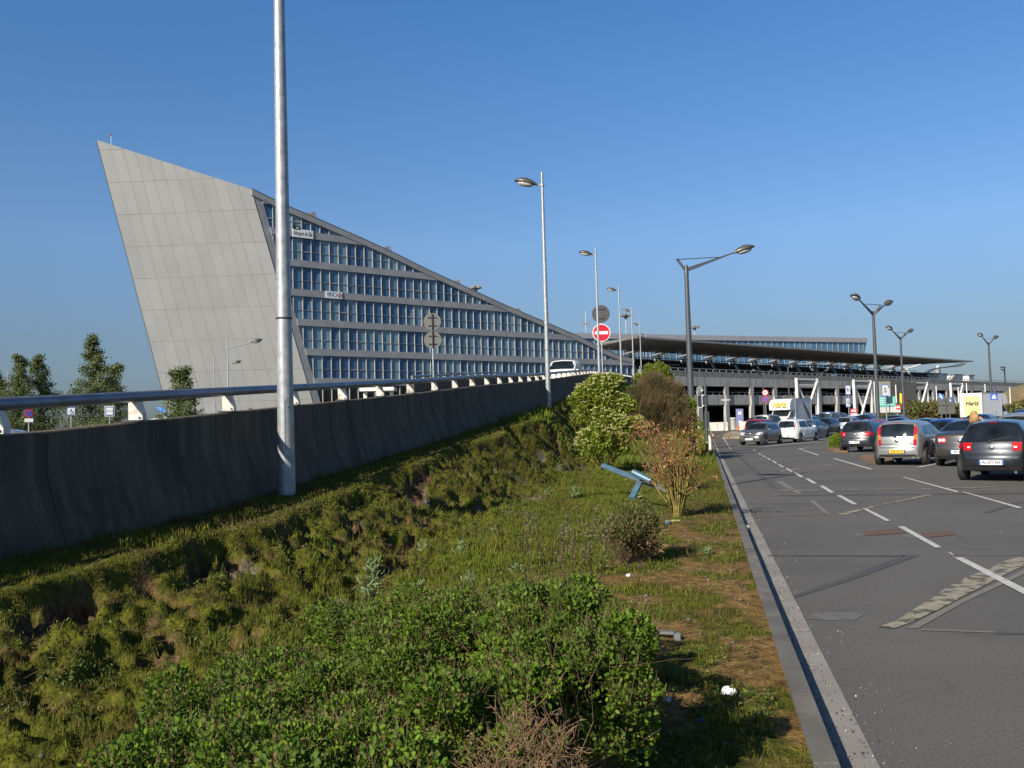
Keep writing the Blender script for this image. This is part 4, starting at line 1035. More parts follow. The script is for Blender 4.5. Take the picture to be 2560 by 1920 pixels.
def wheel_mesh(r):
    if r in WHEEL: return WHEEL[r]
    t = MB(); prof = [(-.10, r*.62), (-.10, r*.90), (-.075, r*.985), (0, r), (.075, r*.985), (.10, r*.90), (.10, r*.62)]; n = 24; vs = []; fs = []
    for k in range(n):
        a = 2*math.pi*k/n; vs += [(q*math.cos(a), y, q*math.sin(a)) for y, q in prof]
    m_ = len(prof)
    for k in range(n):
        for j in range(m_-1): fs.append((k*m_+j, k*m_+j+1, ((k+1) % n)*m_+j+1, ((k+1) % n)*m_+j))
    t.add(vs, fs); o1 = t.build('wheel', black, smooth='all')
    g = MB(); g.cyl((0, -.02, 0), (0, .02, 0), r*.60, n=20, m=1); g.cyl((0, -.06, 0), (0, .075, 0), r*.16, n=10)
    for k in range(7):
        a = 2*math.pi*k/7; g.bar((r*.12*math.cos(a), .055, r*.12*math.sin(a)), (r*.62*math.cos(a), .07, r*.62*math.sin(a)), .035, .05, up=(0, 1, 0))
    vs = []; fs = []; n = 24
    for k in range(n): a = 2*math.pi*k/n; vs += [(r*.60*math.cos(a), .04, r*.60*math.sin(a)), (r*.67*math.cos(a), .10, r*.67*math.sin(a))]
    g.add(vs, [(2*k, 2*k+1, (2*k+3) % (2*n), (2*k+2) % (2*n)) for k in range(n)]); o2 = g.build('rim', [mat('alloy', (.42, .42, .43), .3, .8, .05, 3), black])
    WHEEL[r] = (o1.data, o2.data); bpy.data.objects.remove(o1); bpy.data.objects.remove(o2); return WHEEL[r]
seal = mat('window seal', (.02, .02, .022), .5, 0, .05, 9)
cabin = mat('seat cloth', (.05, .055, .065), .9, 0, .2, 6)
def car(label, cat, kind, pt, ref, phi, pm, name='parked_car', plate=None, yellow=False, lights='mid', group='cars in the car park', detail=2, plate_hi=False, strip=None, sunroof=False):
    K = KINDS[kind]; S = SH[kind]; hd = Vector((math.sin(R(phi)), math.cos(R(phi)), 0)); L = K['L']
    c = Vector((pt[0], pt[1], 0)); c = c+hd*(L/2) if ref == 'rear' else (c-hd*(L/2) if ref == 'front' else c)
    c.z = gz(c.x, c.y)+(pt[2] if len(pt) > 2 else 0)
    t = thing(name, label, cat, c, R(90-phi), group)
    b = MB(); S.body(b)
    if detail > 1:
        for sg in (-1, 1):
            for x in (-.62 if kind != 'bigvan' else -.3, .28, 1.12 if kind != 'bigvan' else 1.35):
                S.side_patch(b, [(x-.007, .32), (x+.007, .32), (x+.007, K['belt']-.02), (x-.007, K['belt']-.02)], sg, .003, 1, 4)
            S.side_patch(b, [(-K['wb']/2+.42, .235), (K['wb']/2-.42, .235), (K['wb']/2-.42, .30), (-K['wb']/2+.42, .30)], sg, .006, 1, 3)
            for x in (-.52, .40): b.box(tuple(S.side_pt(x-.02, K['belt']-.12, sg, .018)), (.17, .03, .03), 0)
        b.box((0, 0, .30), (K['wb']-.8, K['W']*.85, .16), 1)
        q0 = S.at_z(.70); 
        S.end_patch(b, q0-.12, q0+.12, -.9, .9, .004, 1, 1, 8)
        q0 = S.at_z(.29); q1 = S.at_z(.36); S.end_patch(b, q0, q1, -1.0, 1.0, .008, 1, 2, 8)
    bo = b.build('body', [pm, seal], t, smooth=True)
    zb = K['rg']; q0, q1 = S.at_z(zb[0]), S.at_z(zb[1])
    if kind == 'sedan':
        xs_ = [i for i, p in enumerate(S.p) if p[1] > 1.10 and p[0] < -.9]; q0 = xs_[0]; q1 = [i for i, p in enumerate(S.p) if p[1] >= 1.39][0]
    m = MB(); S.end_patch(m, q0, q1, -.91, .91, .007, 0, 6, 12, taper=.10)
    rw = m.build('rear_window', glassm, t, smooth='all')
    f0, f1 = S.at_z(K['fg'][0], False), S.at_z(K['fg'][1], False); m = MB(); S.end_patch(m, f0, f1, -.92, .92, .007, 0, 6, 10); m.build('windscreen', glassm, t, smooth='all')
    H, be = K['H'], K['belt']; hl = L/2; xr = S.p[int(S.at_z(zb[1]))][0]; xf1 = S.p[int(f1)][0]; xf0 = S.p[int(f0)][0]
    zt = H-.16; zl = be+.035; cut = -.05
    rr0 = xr+.30 if kind != 'sedan' else -1.45
    for sg in (-1, 1):
        fwd_ = [(cut+.05, zl), (xf0-.22, zl), (xf1-.02, zt-.02), (cut+.03, zt)]
        rer = [(rr0, zl+.02), (cut-.03, zl), (cut-.05, zt), (rr0+.22 if kind != 'van' else rr0+.05, zt-.03)]
        if kind == 'sedan': rer[3] = (-.98, zt-.03)
        for c4 in (fwd_, rer):
            if kind == 'bigvan' and c4 is rer: continue
            m = MB(); S.side_patch(m, c4, sg, .008); m.build('side_window', glassm, t, smooth='all')
    # lights
    zz = {'mid': (.74, .93), 'low': (.66, .82), 'tall': (.66, 1.30), 'high': (.86, 1.40), 'round': (.74, .92)}[lights]
    for sg in (-1, 1):
        m = MB(); qa, qb = S.at_z(zz[0]), S.at_z(zz[1])
        if lights == 'tall':
            ya, yb = (.84, .985)
            S.end_patch(m, qa, qb, sg*ya, sg*yb, .012, 0, 8, 3)
            S.end_patch(m, qa+(qb-qa)*.30, qa+(qb-qa)*.5, sg*ya, sg*yb, .014, 1, 3, 3)
        elif lights == 'high': S.end_patch(m, qa, qb, sg*.90, sg*.995, .012, 0, 8, 3)
        elif lights == 'round':
            S.end_patch(m, qa, qb, sg*.60, sg*.97, .010, 0, 4, 4)
            for yf in (.70, .87): p = S.top((qa+qb)/2, sg*yf*S.half(qa), .014); m.cyl(p, p+Vector((-.012, 0, 0)), .055, n=14, m=2)
        else:
            S.end_patch(m, qa, qb, sg*.70, sg*.99, .012, 0, 4, 4); S.end_patch(m, qa+(qb-qa)*.40, qa+(qb-qa)*.60, sg*.74, sg*.84, .015, 2, 2, 3)
        if lights in ('mid', 'low'):
            S.side_patch(m, [(-hl+.10, zz[0]+.02), (-hl+.32, zz[0]+.05), (-hl+.26, zz[1]), (-hl+.10, zz[1])], sg, .010, 0, 4)
        m.build('taillight', [redl, mat('amber lens', (.6, .16, .02), .2, 0, .05, 9), whitel], t, smooth=True)
        m = MB(); fa, fb_ = S.at_z(.66, False), S.at_z(.83, False); S.end_patch(m, fa, fb_, sg*.58, sg*.98, .012, 0, 4, 5); S.side_patch(m, [(hl-.42, .76), (hl-.16, .68), (hl-.16, .76), (hl-.42, .86)], sg, .010, 0, 4)
        m.build('headlight', whitel, t, smooth='all')
        m = MB(); p = S.side_pt(xf0-.30, be+.07, sg, .10); m.ell(p, (.075, .11, .075), 10, 6); m.bar(p, p-Vector((0, sg*.13, .03)), .03); m.build('mirror', pm if detail > 1 else seal, t, smooth='all')
    m = MB(); fa, fb_ = S.at_z(.36, False), S.at_z(.56, False); S.end_patch(m, fa, fb_, -.62, .62, .009, 0, 4, 6); m.build('grille', seal, t, smooth='all')
    m = MB(); p = S.top(S.at_z(.40, False), 0, .02); m.box((p.x+.004, 0, .40), (.014, .52, .11)); m.build('front_plate', platew, t)
    zp = .80 if plate_hi else .47; p = S.top(S.at_z(zp), 0, .016); m = MB(); m.box((p.x-.004, 0, zp), (.014, .52, .115)); m.box((p.x-.0125, .245, zp), (.004, .035, .11), 1); m.box((p.x-.0125, -.245, zp), (.004, .035, .11), 1)
    po = m.build('rear_plate', [platey if yellow else platew, blue_s], t)
    if plate: text(plate, .105, face_mat((p.x-.0125, 0, zp), (-1, 0, 0)), inkm, po, width=.40, bold=.003)
    if detail > 1:
        m = MB(); q = q1+ (1.2 if kind != 'sedan' else .3); S.end_patch(m, q, q+.7, -.16, .16, .010, 0, 2, 3); m.build('brake_light', redl, t)
        if kind != 'sedan':
            m = MB(); a = S.top(q0+.2, .06, .02); b_ = S.top(q0+1.2, -.42, .022); m.bar(a, b_, .018, .018); m.ell(S.top(q0-.2, .05, .015), (.03, .05, .03), 8, 5); m.build('wiper', black, rw)
        m = MB(); p = S.top(S.at_z(.80), 0, .012); m.ell(p, (.012, .055, .055), 12, 6); m.build('badge', chrome, t, smooth='all')
        m = MB(); p = S.top(S.at_z(.70, False), 0, .012); m.ell(p, (.02, .06, .05), 12, 6); m.build('badge', chrome, t, smooth='all')
        m = MB(); m.cyl((-hl+.12, -.5, .24), (-hl+.0, -.5, .24), .03, n=8); m.build('exhaust', chrome, t)
        m = MB(); r_ = len(S.p)//2-6; m.cyl((-.9, 0, H-.06), (-1.15, 0, H+.20), .006, .003, 5); m.build('aerial', black, t)
        if strip:
            m = MB(); qa = S.at_z(.585); S.end_patch(m, qa-.4, qa+.3, -1.0, 1.0, .010, 0, 2, 10); S.end_patch(m, S.at_z(.34), S.at_z(.37), -.9, -.55, .01, 0, 2, 4); S.end_patch(m, S.at_z(.34), S.at_z(.37), .55, .9, .01, 0, 2, 4); m.build('bumper_strip', seal, t)
    for xc in (-K['wb']/2, K['wb']/2):
        for sg in (-1, 1):
            wm, rm = wheel_mesh(K['wr']); wo = bpy.data.objects.new('wheel', wm); COL.objects.link(wo); wo.parent = t; wo.location = (xc, sg*(K['W']/2-.115), K['wr']-.005)
            if sg < 0: wo.rotation_euler = (0, 0, math.pi)
            ro = bpy.data.objects.new('rim', rm); COL.objects.link(ro); ro.parent = wo
    m = MB(); m.box((0, 0, .46), (K['wb']+1.0, K['W']*.70, .34)); m.build('underbody', black, t)
    return t
P_ = {'graphite': paint('graphite', (.030, .034, .041)), 'silver': paint('silver', (.36, .355, .34), .34, .6), 'stone': paint('stone grey', (.075, .07, .064)), 'slate': paint('slate', (.055, .058, .064)),
      'platinum': paint('platinum', (.17, .17, .165)), 'white': paint('white', (.72, .72, .70), .3, 0), 'black': paint('black', (.012, .013, .018), .2, .2), 'red': paint('red', (.30, .012, .02), .3, .2),
      'beige': paint('beige silver', (.36, .34, .30)), 'navy': paint('navy', (.02, .035, .09), .25, .4), 'blue': paint('blue', (.02, .06, .28), .28, .4), 'steel': paint('steel blue', (.12, .17, .24)),
      'lilac': paint('pale grey', (.34, .34, .38)), 'plum': paint('plum', (.035, .02, .035))}
def at(u, y, z=0.6): return (AX(u, y, z), y)
g = G(2481, 1206); car('dark graphite hatchback with plate AL 677 NV, nearest car at the right', 'car', 'hatch', (g.x, g.y), 'rear', 38, P_['graphite'], plate='AL 677 NV')
car('stone grey saloon with round paired tail lights beside the silver hatchback', 'car', 'sedan', at(2399, 27.6, .5), 'rear', 38, P_['stone'], plate='1963 KV 62', lights='round')
car('silver hatchback with tall red tail lights and yellow plate', 'car', 'boxy', at(2241, 29.4, .5), 'rear', 37, P_['silver'], plate='1336 XR 59', yellow=True, lights='tall', strip=True)
car('dark slate hatchback parked next to the small green bush', 'car', 'hatch', at(2136, 41.5, .5), 'rear', 38, P_['slate'], plate='41 776 ABC'[:7], plate_hi=False)
car('silver-grey hatchback facing the camera, nearest to the kerb lane', 'car', 'hatch', at(1872, 57.5, .5), 'front', 218, P_['platinum'])
car('white people carrier seen from behind beside the silver-grey front-facing hatchback', 'car', 'mpv', at(1963, 61.5, .5), 'rear', 40, P_['white'], lights='high')
car('black hatchback facing the camera with bright headlights, right of the white people carrier', 'car', 'hatch', at(2040, 76, .5), 'front', 220, P_['black'])
car('red small car half hidden behind the silver-grey front-facing hatchback', 'car', 'mpv', at(1880, 70, .5), 'rear', 38, P_['red'], lights='high', detail=1)
car('silver estate van with dark rear window, in front of the white box truck', 'van', 'van', at(1902, 83, .5), 'rear', 40, P_['beige'], name='parked_van', detail=1)
car('dark grey car seen side-on behind the concrete blocks, left of the box truck', 'car', 'hatch', at(1884, 112, .5), 'centre', 290, P_['slate'], detail=1)
car('steel-blue car squeezed between the white people carrier and the black hatchback', 'car', 'hatch', at(2010, 70, .5), 'rear', 38, P_['steel'], detail=1)
car('tall blue estate car behind the black front-facing hatchback', 'car', 'van', at(2062, 95, .5), 'rear', 38, P_['steel'], name='parked_van', detail=1)
car('pale grey hatchback right of the black front-facing hatchback', 'car', 'hatch', at(2108, 80, .5), 'rear', 38, P_['lilac'], detail=1)
car('navy hatchback under the small red rental sign', 'car', 'hatch', at(2156, 92, .5), 'rear', 38, P_['navy'], detail=1)
car('red hatchback whose roof shows behind the dark slate hatchback', 'car', 'hatch', at(2172, 53, .5), 'rear', 38, P_['red'], detail=1)
car('dark blue car behind the base of the tallest double lamp', 'car', 'hatch', at(2236, 66, .5), 'rear', 38, P_['navy'], detail=1)
car('steel-blue car roof directly behind the silver hatchback', 'car', 'sedan', at(2290, 46, .5), 'rear', 38, P_['steel'], detail=1)
car('bright blue hatchback with red brake light between silver hatchback and stone saloon', 'car', 'hatch', at(2352, 37, .5), 'rear', 38, P_['blue'], detail=1)
car('navy car roof behind the blonde woman', 'car', 'mpv', at(2442, 52, .5), 'rear', 38, P_['navy'], detail=1)
car('white-silver people carrier with high red light behind the graphite hatchback', 'car', 'mpv', at(2540, 33.5, .5), 'rear', 38, P_['lilac'], lights='high', detail=1)
car('dark blue tall car at the right edge behind the white-silver people carrier', 'car', 'van', at(2575, 47, .5), 'rear', 38, P_['navy'], name='parked_van', detail=1)
car('dark plum car of which a sliver shows at the right edge', 'car', 'hatch', at(2668, 18.6, .5), 'rear', 38, P_['plum'], detail=1)
car('pale blue saloon below the green lettered panels', 'car', 'sedan', at(2225, 82, .5), 'rear', 38, P_['steel'], detail=1)
rows = [(2012, 97, 'white', 'hatch', 'white hatchback just right of the box truck'), (2042, 112, 'navy', 'mpv', 'navy people carrier in the back row below the left white truss'),
        (2075, 108, 'black', 'hatch', 'black hatchback in the back row between the two left trusses'), (2103, 116, 'lilac', 'sedan', 'pale grey saloon in the back row left of the letter boards'),
        (2140, 110, 'white', 'hatch', 'white hatchback in the back row behind the red rental sign'), (2170, 106, 'beige', 'mpv', 'beige people carrier at the end of the back row by the white slab'),
        (2022, 120, 'platinum', 'mpv', 'silver people carrier at the back left, under the first crossed struts'), (2090, 124, 'navy', 'van', 'dark van in the rearmost line of cars'), (2128, 126, 'steel', 'hatch', 'blue-grey hatchback in the rearmost line of cars')]
for u, y, c_, k_, lb in rows: car(lb, 'car', k_, at(u, y, .6), 'rear', 38, P_[c_], detail=1)
# vehicles on the ramp and the deck
y = 57.5; x = AX(1400, y, 5.0); car('white van driving down the ramp towards the camera', 'van', 'bigvan', (x, y, ztop(y)-.85-gz(x, y)), 'front', 192, paint('van white', (.78, .78, .76), .3, 0), name='white_van', group='vehicles on the raised road')
p = B3(bs(2071, off=-3), 0, -3); car('white van on the upper deck, only roof and windows above the parapet', 'van', 'bigvan', (p.x, p.y, 8.6-gz(p.x, p.y)), 'centre', 227, paint('van white', (.78, .78, .76), .3, 0), name='white_van', group='vehicles on the raised road', detail=1)
car('silver-blue van roof just above the wall at the left edge', 'van', 'bigvan', at(-30, 25.5, 1.5), 'centre', 70, P_['lilac'], name='parked_van', detail=1, group='vehicles left of the ramp')

# box trucks
def truck(label, pt, phi, rear_panel=False):
    t = thing('box_truck', label, 'truck', (pt[0], pt[1], gz(*pt)), R(90-phi), 'white rental box trucks')
    tw = mat('truck white', (.76, .76, .73), .4, 0, .03, 1)
    m = MB(); m.box((-1.1, 0, 2.1), (4.2, 2.25, 2.4)); bo = m.build('cargo_box', tw, t)
    m = MB()
    for sx in (-3.2, 1.0):
        for sy in (-1.12, 1.12): m.box((sx+(.004 if sx > 0 else -.004), sy, 2.1), (.07, .07, 2.44))
    for sy in (-1.13, 1.13):
        for z in (.9, 3.31): m.box((-1.1, sy, z), (4.2, .05, .06))
    m.build('edge_trim', galv, bo)
    # curved fairing above the cab
    prof = [(1.04, 3.30), (1.5, 3.28), (2.0, 3.15), (2.32, 2.85), (2.42, 2.45), (2.35, 2.15), (1.04, 2.15)]
    m = MB(); m.prism([(x, -1.12, z) for x, z in prof], (0, 2.24, 0)); fr_ = m.build('fairing', tw, t, smooth=True)
    cab = [(1.04, .45), (1.04, 2.1), (1.75, 2.1), (2.45, 1.42), (3.0, 1.22), (3.12, .9), (3.1, .45)]
    m = MB(); m.prism([(x, -.98, z) for x, z in cab], (0, 1.96, 0)); m.build('cab', tw, t)
    m = MB(); m.prism([(1.84, -.86, 2.03), (2.43, -.9, 1.46), (2.45, -.9, 1.48), (1.86, -.86, 2.05)], (0, 1.76, 0)); m.build('windscreen', glassm, t)
    for sg in (-1, 1):
        m = MB(); y0 = sg*.985; m.prism([(1.3, y0, 1.4), (2.35, y0, 1.4), (1.85, y0, 1.92), (1.3, y0, 1.92)], (0, sg*.012, 0)); m.build('side_window', glassm, t)
        m = MB(); m.box((3.0, sg*.78, .95), (.26, .3, .2)); m.build('headlight', whitel, t)
        m = MB(); m.box((2.2, sg*1.16, 1.55), (.1, .2, .34)); m.build('mirror', black, t)
        m = MB(); m.box((-3.22, sg*.95, .72), (.06, .2, .2)); m.build('taillight', redl, t)
    m = MB(); m.box((3.1, 0, .8), (.06, 1.1, .18)); m.build('grille', black, t)
    m = MB(); m.box((-.2, 0, .6), (6.1, .9, .3)); m.build('chassis', black, t)
    for xc in (-2.1, 2.35):
        for sg in (-1, 1):
            wm, rm = wheel_mesh(.345); wo = bpy.data.objects.new('wheel', wm); COL.objects.link(wo); wo.parent = t; wo.location = (xc, sg*.86, .34)
            if sg < 0: wo.rotation_euler = (0, 0, math.pi)
            ro = bpy.data.objects.new('rim', rm); COL.objects.link(ro); ro.parent = wo
    yl = mat('rental yellow', (.85, .50, .01), .4, 0, .04, 3)
    text('Hertz', .85, face_mat((2.42, 0, 2.68), (1, 0, .22)), inkm, fr_, bold=.05, shear=.25, width=1.55, ext=.004)
    text('Hertz', .85, face_mat((2.435, .02, 2.69), (1, 0, .22)), yl, fr_, bold=.015, shear=.25, width=1.52, ext=.006)
    py = mat('pale yellow panel', (.62, .55, .25), .5, 0, .05, 2)
    if rear_panel:
        m = MB(); m.box((-3.213, -.1, 1.95), (.012, 1.6, 2.1)); pa = m.build('rear_panel', py, t)
        text('Hertz', .6, face_mat((-3.224, -.1, 2.25), (-1, 0, 0)), inkm, pa, bold=.02, shear=.25, width=1.35)
        text('Rental', .25, face_mat((-3.224, .0, 1.45), (-1, 0, 0)), inkm, pa, shear=.2, width=.8) if 0 else None
    m = MB(); m.prism([(-2.9, 1.13, 1.1), (-2.3, 1.13, 1.3), (-1.2, 1.13, 2.4), (-.9, 1.13, 3.1), (-1.5, 1.13, 2.7), (-2.5, 1.13, 1.9)], (0, .006, 0)); m.build('side_graphic', mat('graphic brown', (.20, .16, .10), .5, 0, .4, 4), bo)
    return t
y = 92; truck('white box truck with yellow lettering on its rounded brow, behind the silver van', (AX(1966, y+4, 2), y+3), 220)
y = 90; truck('white box truck turned away, pale yellow lettered panel on its back doors', (AX(2478, y+2, 2), y+3), 52, True)

# ================================================================ woman between the cars
skin = mat('skin', (.50, .30, .22), .6, 0, .05, 8); hairm = mat('blonde hair', (.34, .20, .07), .55, 0, .3, 30, stretch=(8, 8, 1)); topm = mat('dark green top', (.018, .04, .035), .85, 0, .15, 9); jean = mat('dark trousers', (.02, .025, .04), .9, 0, .1, 9)
def person(label, loc, face):
    t = thing('person', label, 'person', loc, face)           # local +y is where she looks
    J = {'pel': (0, 0, .93), 'bel': (0, .01, 1.05), 'che': (0, 0, 1.24), 'nek': (0, 0, 1.40), 'neu': (0, .015, 1.47), 'hd0': (0, .03, 1.54), 'hd1': (0, .03, 1.60)}
    R_ = {'pel': .145, 'bel': .115, 'che': .13, 'nek': .062, 'neu': .052, 'hd0': .075, 'hd1': .078}
    E = [('pel', 'bel'), ('bel', 'che'), ('che', 'nek'), ('nek', 'neu'), ('neu', 'hd0'), ('hd0', 'hd1')]
    for sg, n_ in ((-1, 'l'), (1, 'r')):
        arm = [((sg*.16, 0, 1.34), .055), ((sg*.20, .0, 1.10 if sg < 0 else 1.12), .042)]
        if sg > 0: arm = [((.16, 0, 1.34), .055), ((.21, .08, 1.12), .045), ((.13, .20, 1.30), .034), ((.08, .20, 1.42), .026), ((.07, .17, 1.47), .03)]
        else: arm = [((-.16, 0, 1.34), .055), ((-.21, -.02, 1.08), .042), ((-.20, .08, .86), .032), ((-.20, .11, .80), .03)]
        pv = 'che'
        for i, (p, r) in enumerate(arm): k = f'a{n_}{i}'; J[k] = p; R_[k] = r; E.append((pv, k)); pv = k
        hand = Vector(arm[-1][0]); dn = (hand-Vector(arm[-2][0])).normalized(); sd = Vector((0, 1, 0)) if abs(dn.y) < .6 else Vector((0, 0, 1))
        for f in range(5):
            off = sd*((f-1.5)*.017) if f < 4 else sd*-.03; ln = [.05, .06, .058, .045, .035][f]
            for i in range(2): k = f'f{n_}{f}{i}'; J[k] = tuple(hand+off+dn*(.02+ln*(i+1)*.55)+Vector((-sg*.008*i*i, 0, 0))); R_[k] = .009-.001*i; E.append((pv if i == 0 else f'f{n_}{f}0', k))
        for i, (p, r) in enumerate([((sg*.095, 0, .84), .09), ((sg*.10, .02, .49), .058), ((sg*.10, -.02, .10), .038), ((sg*.11, .12, .04), .035)]):
            k = f'l{n_}{i}'; J[k] = p; R_[k] = r; E.append(('pel' if i == 0 else f'l{n_}{i-1}', k))
    keys = list(J); me = bpy.data.meshes.new('body'); me.from_pydata([J[k] for k in keys], [(keys.index(a), keys.index(b)) for a, b in E], [])
    o = bpy.data.objects.new('body', me); COL.objects.link(o); md = o.modifiers.new('s', 'SKIN')
    for i, k in enumerate(keys): o.data.skin_vertices[0].data[i].radius = (R_[k], R_[k])
    o.data.skin_vertices[0].data[0].use_root = True; sb = o.modifiers.new('u', 'SUBSURF'); sb.levels = 2
    bpy.context.view_layer.update(); dg = bpy.context.evaluated_depsgraph_get(); m2 = bpy.data.meshes.new_from_object(o.evaluated_get(dg)); bpy.data.objects.remove(o)
    for v in m2.vertices:       # face: nose, brow, chin on the front of the head
        c = v.co
        if c.z > 1.50 and c.y > .06:
            d = math.exp(-((c.x/.018)**2+((c.z-1.565)/.025)**2)); c.y += .03*d
            c.y -= .008*(math.exp(-(((abs(c.x)-.032)/.014)**2+((c.z-1.585)/.012)**2)))
            c.y += .006*math.exp(-((c.x/.025)**2+((c.z-1.525)/.01)**2))
    m2.materials.clear()
    for q in (skin, topm, jean, mat('shoe', (.02, .02, .02), .6)): m2.materials.append(q)
    for p in m2.polygons:
        c = p.center; p.use_smooth = True; p.material_index = 3 if c.z < .07 else (2 if c.z < .92 and abs(c.x) < .19 and not (abs(c.x) > .17 and c.z > .7) else (1 if c.z < 1.42 and not (c.x < -.15 and c.z < .86) and not (c.x > .04 and c.y > .15 and c.z > 1.38) else 0))
    b = bpy.data.objects.new('body', m2); COL.objects.link(b); b.parent = t
    # hair: strands falling from a parting over skull and shoulders
    m = MB(); rd = random.Random(4)
    m.ell((0, -.022, 1.63), (.088, .095, .078), 16, 10)
    for i in range(150):
        a = rd.uniform(math.pi*.02, math.pi*1.98); sx, sy = math.sin(a), -math.cos(a)
        if sy > .12: continue
        L_ = rd.uniform(.17, .25); p0 = Vector((sx*.085, sy*.098, 1.635)); p1 = p0+Vector((sx*.02, sy*.022, -.10)); p2 = p1+Vector((sx*.012+rd.uniform(-.01, .01), sy*.02, -L_*.5)); p3 = p2+Vector((-sx*.02, -sy*.01, -L_*.28))
        m.tube([p0, p1, p2, p3], [.013, .014, .012, .003], 5)
    m.build('hair', hairm, t, smooth='all')
    m = MB()
    for sg in (-1, 1): m.ell((sg*.032, .098, 1.587), (.011, .008, .007), 8, 5)
    m.build('eyes', inkm, b)
    m = MB(); m.ell((0, .112, 1.522), (.022, .008, .006), 8, 5); m.build('mouth', mat('lips', (.4, .12, .10), .5), b)
    return t
y = 25.1; person('blonde woman in a dark green top between parked cars, hand at her chin', (AX(2437, y, 1.5), y, 0), R(-70))
# ================================================================ signs, posts, street furniture
def disc(mb, c, r, n, th=.02, m=0, k=28): n = Vector(n).normalized(); mb.cyl(Vector(c), Vector(c)+n*th, r, n=k, m=m)
def post(t, O, h, r=.03, m=None): mb = MB(); mb.cyl((0, 0, -.1), (0, 0, h), r, n=8); return mb.build('post', m or galv, t, smooth=True)
yy_ = 66; xx_ = xw(yy_)+.35; bz = float(ztop(yy_))-1.0; nrm = Vector((.05, -1, 0)).normalized(); t = thing('no_entry_sign', 'red no-entry disc below a grey disc back, behind a galvanised lamp pole', 'road sign', (xx_, yy_, bz))
p1 = A(1508, 832, yy_)-Vector((xx_, yy_, bz)); p2 = A(1507, 785, yy_)-Vector((xx_, yy_, bz)); post(t, None, p2.z+.3, .045)
m = MB(); m.cyl((0, -.03, p1.z), (0, -.055, p1.z), .66, n=32, m=1); m.cyl((0, -.056, p1.z), (0, -.066, p1.z), .61, n=32, m=0); m.box((0, -.072, p1.z), (.98, .012, .22), 1); m.build('red_disc', [red_s, white_s], t)
m = MB(); m.cyl((0, -.03, p2.z), (0, -.055, p2.z), .66, n=32)
m.build('grey_disc', mat('dark disc back', (.075, .078, .08), .5, .2, .1, 5), t); m = MB()
for dz_ in (-.35, .35): m.box((.0, -.075, p2.z+dz_), (.66, .03, .05))
m.build('disc_brace', black, t)
y = 44.2; x = AX(1084, y, 4); bz = float(ztop(y))-.85; t = thing('twin_disc_sign', 'two grey sign discs one above the other seen from the back, before the glass facade', 'road sign', (x, y, bz))
q1, q2 = A(1082, 804, y).z-bz, A(1085, 850, y).z-bz; post(t, None, q1+.1, .04)
for q_ in (q1, q2):
    m = MB(); m.cyl((0, .04, q_), (0, .015, q_), .43, n=32); m.build('disc', mat('pale sign back', (.13, .13, .118), .5, .2, .08, 5), t)
m = MB(); m.box((0, -.05, (q1+q2)/2), (.05, .04, q1-q2+.8))
for q_ in (q1, q2):
    for dz_ in (-.2, .2): m.box((0, -.03, q_+dz_), (.42, .03, .025))
m.build('clamp', black, t)
